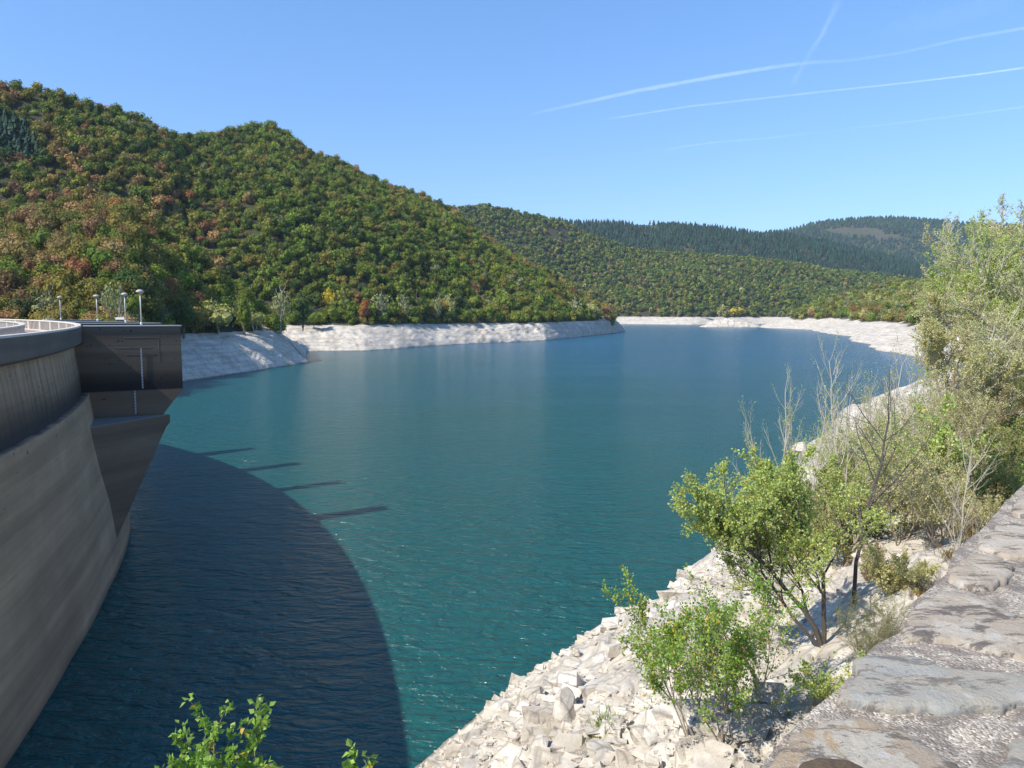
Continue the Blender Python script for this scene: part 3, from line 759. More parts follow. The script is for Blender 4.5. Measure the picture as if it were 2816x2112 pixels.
def project(p):
    v = p - np.array([0, 0, CAM_Z]); d = v[:, 1]*math.cos(PITCH) - v[:, 2]*math.sin(PITCH)
    u = v[:, 1]*math.sin(PITCH) + v[:, 2]*math.cos(PITCH); a = v[:, 0]/d; b = u/d
    a, b = a + b*ROLL, b - a*ROLL
    return a*F_PX+1408, 1056-b*F_PX, d

PAL = {'green': (.135, .180, .024), 'deep': (.062, .098, .022), 'bright': (.205, .255, .032), 'olive': (.215, .190, .036), 'grey': (.24, .25, .10),
       'tan': (.34, .205, .08), 'brown': (.26, .125, .058), 'rust': (.32, .115, .035), 'yellow': (.50, .37, .03), 'pale': (.36, .35, .11), 'conifer': (.028, .062, .034)}
KEYS = list(PAL)
PALA = np.array([PAL[k] for k in KEYS])
def choose(w, rng):
    """w: (n, len(KEYS)) weights -> index"""
    w = w/w.sum(1, keepdims=True); c = np.cumsum(w, 1); return (rng.uniform(size=(len(w), 1)) > c).sum(1)
def weights(n, **kw):
    w = np.zeros((n, len(KEYS)))
    for k, v in kw.items(): w[:, KEYS.index(k)] = v
    return w
def jitter_col(idx, rng, amt=.16):
    c = PALA[idx]; n = len(c)
    return np.clip(c*rng.normal(1, amt, (n, 1))*rng.normal(1, .06, (n, 3)), .008, .6)

rngf = np.random.default_rng(3)
# near hills: candidate trees
pa = sample_grid(G1, 4.9, 1); pb = sample_grid(G2, 4.9, 2)
px_b, py_b, d_b = project(pb)
pb = pb[(px_b > -330) & (px_b < 1800)]
hill_pts = np.concatenate([pa, pb]); isb = np.r_[np.zeros(len(pa), bool), np.ones(len(pb), bool)]
hx, hy, hd = project(hill_pts)
m = (hx > -330) & ~((hx > 765) & ~isb) & ~((hx > 1685) & isb & (hy > 850)); hill_pts, isb, hx, hy, hd = hill_pts[m], isb[m], hx[m], hy[m], hd[m]
n = len(hill_pts)
nz = fbm(np.c_[hill_pts[:, :2]/45, hill_pts[:, 2]/45], 3, 17); nz2 = fbm(np.c_[hill_pts[:, :2]/22, hill_pts[:, 2]/22], 3, 27)
# autumn colour is strongest low on the left, green on the right flank, rusty along the crest line
au = np.clip(.95 - np.abs(hx-200)/900 - np.clip(620-hy, 0, 999)/420, 0, 1)
au = np.where(hx < 620, au, au*.15)*np.where(hy < 430, .5, 1); au = np.clip(au + nz*np.where(hx < 620, .6, .3), 0, 1.1)
dcr = hy - np.interp(hx, [q[0] for q in sorted(sk2)], [q[1] for q in sorted(sk2)])
crest = np.clip(1 - dcr/45, 0, 1)*np.clip((hx-640)/250, 0, 1)*isb
w = weights(n, green=1.0+nz2*.6, deep=.35, bright=.28, olive=.45, grey=.10, tan=.04, brown=.015, rust=.003, yellow=.006)
w[:, KEYS.index('tan')] += au**1.5*1.2 + crest*.9; w[:, KEYS.index('brown')] += au**1.5*.75 + crest*.45; w[:, KEYS.index('rust')] += au**2*.20 + crest*.10
w[:, KEYS.index('olive')] += au*1.2 + np.clip(-nz2, 0, 1)*.8 + crest*.6; w[:, KEYS.index('yellow')] += au*.05
w[:, KEYS.index('bright')] += np.clip((hx-650)/600, 0, 1)*.35
w[:, KEYS.index('green')] *= (1-.6*np.clip(au, 0, 1)); w = np.clip(w, .001, None)**1.35
hidx = choose(w, rngf); hcol = jitter_col(hidx, rngf, .15)
hcol = hcol*.98 + .14*np.array([.125, .145, .035])*rngf.uniform(.8, 1.2, (n, 1))
hs = (2.5 + 2.9*rngf.uniform(0, 1, n)**1.4); hh = hs*rngf.uniform(.95, 1.35, n)
# a few dark firs high on the left edge
fir = (((hx-20)/95)**2 + ((hy-370-(hx)*.5)/55)**2 < 1) & isb; 
TB = [crown_tmpl(RNG, 420, a, nl) for a, nl in ((1.0, 7), (1.1, 8), (.9, 6), (1.2, 7), (1.0, 9), (.95, 8))]
TM = [crown_tmpl(RNG, 300, a, nl, .9) for a, nl in ((1.0, 6), (1.1, 7), (.9, 6), (1.15, 5))]
TF = [crown_tmpl(RNG, 64, a, 4) for a in (1.0, 1.2, .9, 1.1)]
CF = [conifer_tmpl(RNG) for _ in range(5)]

# the 250 that show largest stand on their own
vis = (hx > -20) & (hx < 1750) & (~fir)
score = np.where(vis, hs/hd, 0)*np.where(isb & (hy > np.interp(hx, [q[0] for q in sk1], [q[1] for q in sk1])) & (hx < 886), 0, 1)
big = np.argsort(-score)[:240]; solo = np.zeros(n, bool); solo[big] = True
rest = ~solo & ~fir
o = tile('forest', TM, hill_pts[rest]-[0, 0, 1.2], hs[rest]*1.12, hh[rest]*1.05, hcol[rest], M_FOREST)
tag(o, 'dense mixed wood covering the slopes of the big hill on the left', 'forest', kind='stuff')
CFN = [conifer_tmpl(RNG, 7, 9) for _ in range(5)]
o = tile('fir_wood', CFN, hill_pts[fir], rngf.uniform(9, 15, fir.sum()), rngf.uniform(8, 14, fir.sum()), jitter_col(np.full(fir.sum(), KEYS.index('conifer')), rngf), M_FOREST)
tag(o, 'patch of dark firs high at the left edge of the hill', 'forest', kind='stuff')
solo_meshes = []
for k, (V, F, C) in enumerate([crown_tmpl(RNG, 900, a, nl, .9) for a, nl in ((1.0, 8), (1.15, 9), (.9, 7), (1.25, 8), (1.0, 10), (1.1, 7), (.95, 9), (1.05, 8))]):
    a = np.arange(6)/6*6.283
    tr = np.concatenate([np.c_[.06*np.cos(a), .06*np.sin(a), np.full(6, -.4)], np.c_[.035*np.cos(a), .035*np.sin(a), np.full(6, .8)]])
    tf = np.array([(i, (i+1) % 6, (i+1) % 6+6) for i in range(6)] + [(i, (i+1) % 6+6, i+6) for i in range(6)])
    o = mesh_np('broadleaf_tree', np.concatenate([V, tr]), np.concatenate([F, tf+len(V)]), [M_CROWN, M_BARK], attrs={'Col': np.concatenate([C, np.ones((12, 3))])},
                mat_idx=np.r_[np.zeros(len(F)), np.ones(len(tf))])
    solo_meshes.append(o)
NAMECOL = {'green': 'mid green', 'deep': 'dark green', 'bright': 'bright green', 'olive': 'olive', 'grey': 'grey green', 'tan': 'tan', 'brown': 'brown', 'rust': 'rust red', 'yellow': 'yellow', 'pale': 'pale green', 'conifer': 'dark'}
used = set()
def place_words(i):
    x, y = hx[i], hy[i]
    refs = [(-60, 'at the left edge'), (120, 'left of the lamps'), (215, 'behind the leftmost lamp'), (300, 'behind the third lamp'), (358, 'behind the second lamp'), (430, 'behind the tallest lamp'),
            (500, 'above the right end of the pier'), (600, 'above the shaded bank'), (720, 'above the middle of the shaded bank'), (860, 'above the tip of the shaded bank'),
            (1000, 'above the yellow shore poplar'), (1200, 'above the grey shore poplars'), (1420, 'above the rough part of the left shore'), (1800, 'above the promontory')]
    h = next(t for q, t in refs if x < q)
    v = ('low down' if y > 820 else 'a little up' if y > 740 else 'halfway up' if y > 640 else 'high up')
    return h, v
lab_rows = {}
for i in big:
    h, v = place_words(i); h = h.replace("above the ", "over ")
    form = 'broad' if hs[i] > 5.15 else 'narrow' if hh[i]/hs[i] > 1.24 else 'small' if hs[i] < 4.8 else 'rounded'
    base = NAMECOL[KEYS[hidx[i]]] + ' ' + form + ' tree ' + v + ' ' + h
    lab_rows.setdefault(base, []).append(i)
labels = {}
ORD = ['leftmost', 'second from left', 'third from left', 'fourth from left', 'fifth from left', 'sixth from left', 'seventh from left']
for base, ids in lab_rows.items():
    ids = sorted(ids, key=lambda q: hx[q])
    for r, i in enumerate(ids):
        labels[i] = base if len(ids) == 1 else (base + ', ' + (ORD[min(r, 6)] if r < len(ids)-1 or r == 0 else 'rightmost'))
for j, i in enumerate(big):
    k = int(rngf.integers(0, len(solo_meshes))); src = solo_meshes[k]
    if k in used: o = src.copy(); COL.objects.link(o)
    else: o = src; used.add(k)
    o.location = hill_pts[i]-[0, 0, .9]; o.rotation_euler = (0, 0, rngf.uniform(0, 6.28)); o.scale = (hs[i]*1.08, hs[i]*1.08, hh[i]*1.03)
    o.color = tuple(hcol[i]) + (1,)
    tag(o, labels[i], 'tree', 'single trees standing out of the wood on the left hill')
for k in range(len(solo_meshes)):
    if k not in used: bpy.data.objects.remove(solo_meshes[k])

# far wood, conifers, mountain
p3 = sample_grid(G3, 8.2, 5); x3, y3, dd3 = project(p3); n3 = len(p3)
z3 = fbm(np.c_[p3[:, :2]/110, p3[:, 2]/110], 3, 61); z3b = fbm(np.c_[p3[:, :2]/50, p3[:, 2]/50], 2, 66)
rocky = ((np.abs(x3-1560) < 55) & (np.abs(y3-646) < 15)) & (z3b > -.35)
p3, x3, y3, z3, z3b, n3 = p3[~rocky], x3[~rocky], y3[~rocky], z3[~rocky], z3b[~rocky], (~rocky).sum()
a3 = np.clip(.45 - np.abs(x3-1560)/500 + z3*.8, 0, 1)
w = weights(n3, green=1, deep=.8, olive=.55, bright=.15, grey=.2, tan=.08, brown=.02, rust=.006)
w[:, KEYS.index('tan')] += a3*.5; w[:, KEYS.index('rust')] += a3**2*.08; w[:, KEYS.index('olive')] += a3*.8
w = np.clip(w, .001, None)**1.7; i3 = choose(w, rngf); s3 = rngf.uniform(3.6, 7.2, n3)
o = tile('far_forest', TF, p3-[0, 0, 1.5], s3*1.1, s3*1.15, (jitter_col(i3, rngf, .12)*.85 + .25*np.array([.12, .14, .035]))*1.08, M_FOREST)
tag(o, 'mixed green and rusty wood on the far shore hill', 'forest', kind='stuff')
p4 = sample_grid(G4, 8.0, 6); g4 = fbm(np.c_[p4[:, :2]/90, p4[:, 2]/90], 4, 43); p4 = p4[(g4 < .38)]; g4 = g4[g4 < .38]; n4 = len(p4); h4 = rngf.uniform(10, 19, n4)*(1-.25*g4)
o = tile('conifer_forest', CF, p4, h4*1.15, h4, jitter_col(np.full(n4, KEYS.index('conifer')), rngf, .25)*1.0, M_FOREST)
tag(o, 'dark blue-green conifer plantation on the ridge behind the far wood', 'forest', kind='stuff')
p5 = sample_grid(G5, 15, 7); x5, y5, _ = project(p5); z5 = fbm(np.c_[p5[:, :2]/200, p5[:, 2]/200], 3, 77)
clear = (((x5-2350)/95)**2 + ((y5-638)/13)**2 < 1+z5) | (((x5-2440)/45)**2 + ((y5-652)/8)**2 < 1+z5)
p5 = p5[~clear]; n5 = len(p5); h5 = rngf.uniform(14, 21, n5)
o = tile('mountain_forest', CF, p5, h5*1.9, h5, jitter_col(np.where(rngf.uniform(size=n5) < .8, KEYS.index('conifer'), KEYS.index('deep')), rngf, .2), M_FOREST)
tag(o, 'distant wood on the bluish mountain at the back', 'forest', kind='stuff')

# wood on the right bank beyond the near trees
rngr = np.random.default_rng(12)
q = rngr.uniform([30, 90], [900, 1300], (60000, 2)); q = q[(q[:, 0]/q[:, 1] < .80)]
dq = sdist(q[:, 0], q[:, 1]); q = q[(dq > np.where(q[:, 1] < 240, 26, 40)) & (dq < 330)]
q3 = thin(np.c_[q, np.zeros(len(q))], 5.2, rngr); q3[:, 2] = right_h(q3[:, 0], q3[:, 1], False); nr_ = len(q3)
dist = np.hypot(q3[:, 0], q3[:, 1])
w = weights(nr_, green=.8, bright=.7, olive=1.0, grey=.6, tan=.2, pale=.7, brown=.05, yellow=.03)
ir = choose(w, rngr); cr = jitter_col(ir, rngr); sr = rngr.uniform(3.0, 5.0, nr_)*np.where(dist > 300, 1.25, 1.0)
nearm = dist < 330
for nm, mk, tm, lab in (('bank_forest', nearm, TB, 'loose pale green wood on the right bank slope'), ('far_bank_forest', ~nearm, TM, 'green wood above the bleached far right shore')):
    o = tile(nm, tm, q3[mk]-[0, 0, 1], sr[mk], sr[mk]*1.2, cr[mk], M_FOREST); tag(o, lab, 'forest', kind='stuff')

# ------------------------------------------------------------------ branching plants
def grow(rng, stems, levels=3, nseg=(6, 5, 4, 3), child=(2, 2, 2), ratio=.55, ang=(25, 45), trop=.12, wob=.16, start=.25, r0=.05):
    segs = []; sites = []
    def nrm(v): return v/np.linalg.norm(v)
    def br(p, d, L, r, lev):
        k = nseg[min(lev, len(nseg)-1)]; sl = L/k; d = nrm(d)
        for i in range(k):
            d = nrm(d + rng.normal(size=3)*wob + np.array([0, 0, trop]))
            q = p + d*sl; ra = r*(1-.62*i/k); rb = r*(1-.62*(i+1)/k)
            segs.append((p, q, ra, rb, lev)); t = (i+1)/k
            if lev < levels and t > start:
                c = child[min(lev, len(child)-1)]
                for _ in range(int(c) + (rng.uniform() < c-int(c))):
                    u = nrm(np.cross(d, rng.normal(size=3))); a = math.radians(rng.uniform(*ang))
                    br(q, d*math.cos(a)+u*math.sin(a), L*ratio*(1.15-.55*t)*rng.uniform(.75, 1.2), rb*.62, lev+1)
            if lev >= levels-1:
                sites.append((q, d, t, lev)); sites.append((p*.5+q*.5, d, t, lev))
            p = q
    for (p, d, L, r) in stems: br(np.array(p, float), np.array(d, float), L, r, 0)
    return segs, sites
def tubes_np(segs):
    Vs, Fs = [], []; n = 0
    for ns, sel in ((6, [s for s in segs if s[4] == 0]), (4, [s for s in segs if s[4] == 1]), (3, [s for s in segs if s[4] >= 2])):
        if not sel: continue
        p = np.array([s[0] for s in sel]); q = np.array([s[1] for s in sel]); ra = np.array([s[2] for s in sel]); rb = np.array([s[3] for s in sel])
        d = q-p; d /= np.linalg.norm(d, axis=1)[:, None]
        u = np.cross(d, np.array([.3, .9, .31])); u /= np.linalg.norm(u, axis=1)[:, None]; w = np.cross(d, u)
        a = np.arange(ns)/ns*6.2832; ca, sa = np.cos(a)[None, :, None], np.sin(a)[None, :, None]
        off = ca*u[:, None] + sa*w[:, None]
        V = np.concatenate([p[:, None]-d[:, None]*ra[:, None, None]*.4+off*ra[:, None, None], q[:, None]+off*rb[:, None, None]], 1)
        m = len(sel); f = np.array([(i, (i+1) % ns, (i+1) % ns+ns, i+ns) for i in range(ns)])
        Vs.append(V.reshape(-1, 3)); Fs.append((f[None]+(np.arange(m)*2*ns)[:, None, None]+n).reshape(-1, 4)); n += m*2*ns
    return np.concatenate(Vs), np.concatenate(Fs)
LEAFPAL = {'poplar': [(.21, .33, .05), (.15, .26, .04), (.28, .39, .08), (.50, .34, .05)], 'willow': [(.36, .42, .11), (.29, .37, .09), (.44, .48, .18), (.52, .40, .09)],
           'pale': [(.45, .43, .19), (.37, .37, .14), (.52, .48, .26), (.48, .35, .16)], 'broom': [(.21, .23, .06), (.16, .20, .05), (.28, .25, .08), (.34, .26, .10)],
           'dark': [(.040, .085, .025), (.05, .10, .03), (.03, .065, .02), (.08, .12, .04)], 'dry': [(.34, .25, .12), (.28, .2, .09), (.22, .22, .08), (.4, .2, .07)]}
def leaves_np(rng, sites, per, size, pal, tmin=0.0, spread=.5, yellow=.06, aspect=.8):
    S = [s for s in sites if s[2] >= tmin]
    if not S: return None
    k = rng.poisson(per, len(S)); p = np.repeat(np.array([s[0] for s in S]), k, 0); d = np.repeat(np.array([s[1] for s in S]), k, 0); n = len(p)
    if n == 0: return None
    ax = d*.4 + rng.normal(size=(n, 3))*.8; ax /= np.linalg.norm(ax, axis=1)[:, None]
    p = p + rng.normal(size=(n, 3))*size*spread
    s = size*rng.uniform(.65, 1.25, (n, 1)); nn = np.cross(ax, rng.normal(size=(n, 3))); nn /= np.linalg.norm(nn, axis=1)[:, None]
    sd = np.cross(ax, nn)
    V = np.stack([p, p+ax*s*.42+sd*s*.5*aspect+nn*s*.12, p+ax*s, p+ax*s*.42-sd*s*.5*aspect+nn*s*.12], 1)
    c = np.array(LEAFPAL[pal])*(1.3 if pal in ('poplar', 'willow', 'pale') else 1.1); idx = rng.choice(4, n, p=[(1-yellow)*.45, (1-yellow)*.33, (1-yellow)*.22, yellow])
    C = np.array(c)[idx]*rng.normal(1, .15, (n, 1)).clip(.5, 1.5)
    tri = np.arange(n)[:, None]*4
    F = np.concatenate([tri+np.array([[0, 1, 2]]), tri+np.array([[0, 2, 3]])])
    return V.reshape(-1, 3), F, np.repeat(C, 4, 0)

def ground_hit(px, py):
    r = ray(px, py); ds = np.geomspace(1.5, 600, 1500)
    pts = r[None]*ds[:, None] + np.array([0, 0, CAM_Z]); h = right_h(pts[:, 0], pts[:, 1])
    i = int(np.argmax(pts[:, 2] < h)); return pts[i], ds[i]

def plant(name, label, cat, base, stems, bark, pal, leafsize, per, seed, group=None, **kw):
    rng = np.random.default_rng(seed); lk = {k: kw.pop(k) for k in ('tmin', 'spread', 'yellow', 'aspect') if k in kw}
    segs, sites = grow(rng, stems, **kw)
    t = thing(name, label, cat, tuple(base), 0, group)
    V, F = tubes_np(segs); 
    o = mesh_np('branches' if cat != 'tree' else 'trunk', V, F, bark, t)
    L = leaves_np(rng, sites, per, leafsize, pal, **lk)
    if L is not None: mesh_np('foliage' if cat != 'tree' else 'crown', L[0], L[1], M_LEAF, t, attrs={'Col': L[2]})
    return t
def lean(a, b, c=1.0): return (a, b, c)

def P1():
    # leafy poplar sapling in front
    b, d = ground_hit(1990, 2062); s = d/F_PX
    H = 470*s
    plant('poplar_sapling', 'leafy green poplar sapling with yellow flecks, growing from the white rocks nearest the camera', 'sapling', b-[0, 0, .1],
          [((0, 0, 0), lean(-.1, .05), H*.95, .032), ((0, 0, .1), lean(.55, .1), H*.9, .022), ((0, 0, .05), lean(-.55, 0), H*.9, .024), ((0, 0, .15), lean(.1, -.2), H*.7, .02), ((.02, 0, .1), lean(-.2, .25), H*.72, .02)],
          M_TWIG, 'poplar', .064, 1.5, 101, levels=2, nseg=(9, 7, 4), child=(2.3, 1.9), ratio=.50, trop=.07, wob=.13, start=.25, ang=(25, 50), yellow=.10)
    b, d = ground_hit(1905, 2075); s = d/F_PX; H = 470*s
    plant('poplar_sapling', 'thin poplar sapling leaning left over the rocks, beside the leafy one', 'sapling', b-[0, 0, .1],
          [((0, 0, 0), lean(-.42, .1), H*.92, .026), ((0, 0, .3*H/2), lean(-.65, .05), H*.62, .018), ((0, 0, .1), lean(-.25, .2), H*.8, .02)],
          M_TWIG, 'poplar', .066, 2.0, 102, levels=2, nseg=(8, 6, 4), child=(2.4, 1.8), ratio=.42, trop=.08, wob=.1, start=.35, ang=(25, 50), yellow=.12)
    # big willow-like bush with two dark leaning trunks
    b, d = ground_hit(2262, 1770); s = d/F_PX; H = 640*s
    plant('willow_bush', 'dense yellow-green willow with two dark leaning trunks on the white rocks', 'tree', b-[0, 0, .15],
          [((0, 0, 0), lean(-.62, .15), H*.80, .085), ((.05, .05, 0), lean(-.15, .1), H*.72, .075), ((-.1, 0, .1), lean(-1.0, .1, .8), H*.66, .06), ((0, .1, .1), lean(-.3, .5), H*.62, .05)],
          M_BARKDARK, 'willow', .070, 2.0, 103, levels=3, nseg=(8, 6, 5, 3), child=(2.3, 1.8, 1.3), ratio=.50, trop=.08, wob=.13, start=.28, ang=(25, 50), yellow=.08)
    b, d = ground_hit(2348, 1650); s = d/F_PX; H = 540*s
    plant('bare_sapling', 'nearly leafless sapling with a dark lichened trunk, right of the dense willow', 'tree', b-[0, 0, .1],
          [((0, 0, 0), lean(-.02, 0, 1), H*.98, .065)], M_BARKDARK, 'pale', .045, .10, 104, levels=3, nseg=(9, 6, 5, 3), child=(2.0, 1.7, 1.0), ratio=.46, trop=.10, wob=.09, start=.3, ang=(30, 52))
    # bare-topped poplars
    for i, (x, y, ht, w, lab) in enumerate([(2140, 1480, 440, .06, 'tall bare-twigged poplar rising out of the dense willow against the water'),
            (2235, 1500, 420, .05, 'bare grey poplar with leaves only at its twig ends, above the rock edge'),
            (2320, 1430, 480, .06, 'tall thin poplar with tufts of leaves at its top against the blue water'),
            (2425, 1400, 440, .05, 'straggly poplar with a few orange leaves, right of the tallest thin poplar'),
            (2520, 1370, 405, .05, 'dark-tufted poplar top in front of the far white shore'),
            (2060, 1560, 340, .05, 'sparse twiggy poplar at the left edge of the willow, over the water')]):
        b, d = ground_hit(x, y); s = d/F_PX; H = ht*s
        plant('poplar', lab, 'tree', b-[0, 0, .15], [((0, 0, 0), lean(RNG.uniform(-.1, .05), .05, 1), H*.95, .0045*H+.02), ((0, .05, 0), lean(-.25, .05, 1), H*.8, .0035*H+.015), ((0, .05, .1), lean(.2, .05, 1), H*.75, .003*H+.012)],
              M_BARKPALE, 'willow' if i % 2 else 'poplar', .08, .34, 110+i, levels=2, nseg=(9, 7, 4), child=(2.0, 1.5), ratio=.34, trop=.16, wob=.08, start=.3, ang=(22, 40), tmin=.3, yellow=.12)
    # bushy middle
    for i, (x, y, ht, lab) in enumerate([(2470, 1500, 330, 'bushy pale green sapling with several thin stems, in the middle of the thicket'),
            (2560, 1420, 290, 'loose green bush behind the pale-trunked sapling'), (2400, 1380, 260, 'light green bush behind the bare sapling'),
            (2520, 1290, 230, 'pale bush at the rock edge, below the far white shore'), (2620, 1300, 240, 'tan and green thicket bush above the dark broom'),
            (2300, 1420, 230, 'small green bush at the edge of the white rock, between willow and water'), (2690, 1240, 220, 'straw coloured bush near the right edge, above the dark broom'),
            (2440, 1440, 300, 'dense pale willow bush behind the bare sapling'), (2580, 1500, 300, 'pale bush left of the pale-trunked sapling'), (2350, 1500, 290, 'pale yellow-green bush between the dense willow and the bare sapling'),
            (2660, 1350, 260, 'pale thicket bush behind the dark broom'), (2470, 1230, 170, 'light bush on the crest of the near rocks over the water'), (2590, 1180, 150, 'small pale bush near the end of the near rocks'), (2270, 1330, 180, 'pale bush standing on the white crag over the water')]):
        b, d = ground_hit(x, y); s = d/F_PX; H = ht*s; rr = np.random.default_rng(i+5)
        plant('bush', lab, 'bush', b-[0, 0, .15], [((rr.uniform(-.1, .1), rr.uniform(-.1, .1), 0), lean(rr.uniform(-.6, .6), rr.uniform(-.4, .4), 1), H*rr.uniform(.65, .95), .004*H+.015) for _ in range(6)],
              M_TWIG, ('pale', 'willow', 'pale', 'pale', 'broom', 'willow', 'dry', 'pale', 'pale', 'willow', 'pale', 'pale', 'pale', 'willow')[i], .07 if i != 4 else .055, 1.5, 130+i, levels=2, nseg=(7, 6, 4), child=(2.0, 1.7), ratio=.42, trop=.08, wob=.13, start=.2, ang=(25, 50), yellow=.08)
    b, d = ground_hit(2622, 1590); s = d/F_PX; H = 400*s
    plant('birch_sapling', 'slim sapling with a pale straight trunk and bare golden twigs beside the stone wall', 'sapling', b-[0, 0, .1],
          [((0, 0, 0), lean(.03, 0, 1), H, .028), ((0, 0, .05), lean(.45, .1, 1), H*.55, .014), ((.02, 0, .2), lean(.6, -.1, .9), H*.5, .012)],
          M_BARKPALE, 'dry', .035, .35, 150, levels=3, nseg=(9, 5, 4, 3), child=(2.4, 1.6, .6), ratio=.38, trop=.14, wob=.08, start=.2, ang=(28, 48))
    b, d = ground_hit(2735, 1440); s = d/F_PX; H = 185*s
    rr = np.random.default_rng(9)
    plant('broom_bush', 'dense dark green broom bush by the far end of the stone wall', 'bush', b-[0, 0, .1],
          [((rr.uniform(-.15, .15), rr.uniform(-.15, .15), 0), lean(rr.uniform(-.9, .5), rr.uniform(-.5, .5), 1), H*rr.uniform(.6, 1), .012) for _ in range(16)],
          M_BARKDARK, 'dark', .05, 2.6, 151, levels=2, nseg=(5, 5, 3), child=(2.2, 1.8), ratio=.45, trop=.12, wob=.15, start=.1, aspect=.25)
    b, d = ground_hit(2385, 1835); s = d/F_PX; H = 235*s
    plant('broom_bush', 'yellow-green broom bush with arching straw stems against the stone wall', 'bush', b-[0, 0, .1],
          [((rr.uniform(-.12, .12), rr.uniform(-.12, .12), 0), lean(rr.uniform(-.7, .9), rr.uniform(-.4, .4), 1), H*rr.uniform(.55, .95), .009) for _ in range(18)],
          M_TWIG, 'broom', .035, 2.2, 152, levels=2, nseg=(6, 5, 3), child=(2.0, 1.5), ratio=.45, trop=.05, wob=.15, start=.1, aspect=.22)
P1()

# tall sparse trees of the right bank
def big_right():
    specs = [(2690, 1035, 400, 'tall sparse tree with a pale forking trunk at the right, against the blue mountain', 'pale', .5), (2700, 1230, 330, 'pale-trunked tree leaning over the rock at the right edge of the water', 'pale', .5),
             (2795, 985, 400, 'tall pale green tree at the right edge, its top against the sky', 'pale', .9), (2850, 1120, 420, 'broad pale tree cut off by the right edge', 'pale', .9),
             (2770, 1120, 330, 'leafy tree between the two pale-trunked trees', 'willow', .9), (2610, 1010, 190, 'low grey-green tree above the end of the near rocks', 'pale', .9),
             (2750, 880, 230, 'upright tree at the back of the right bank, under the skyline', 'willow', .9), (2840, 940, 340, 'tall willow green tree behind the edge trees at the right', 'willow', .9)]
    for i, (x, y, ht, lab, pal, per) in enumerate(specs):
        b, d = ground_hit(x, y)
        if d > 120: d0 = 85.; b = P(x, y, d0); b[2] = gz(b[0], b[1]); d = d0
        s = d/F_PX; top = CAM_Z + (857-(y-ht))*s; H = max(top - b[2], 2.5)
        rr = np.random.default_rng(i+60); k = H/10
        plant('tall_tree', lab, 'tree', b-[0, 0, .2], [((0, 0, 0), lean(rr.uniform(-.08, .08), 0, 1), H*.93, .02*H), ((0, 0, H*.05), lean(-.4, .1, 1), H*.7, .012*H), ((0, 0, H*.04), lean(.4, .1, 1), H*.68, .012*H)],
              M_BARKPALE, pal, .075*max(1, d/25)**.75, 1.5*per, 160+i, levels=3, nseg=(9, 7, 5, 3), child=(2.0, 1.6, .9), ratio=.47, trop=.08, wob=.12, start=.18, ang=(28, 55), yellow=.07)
big_right()
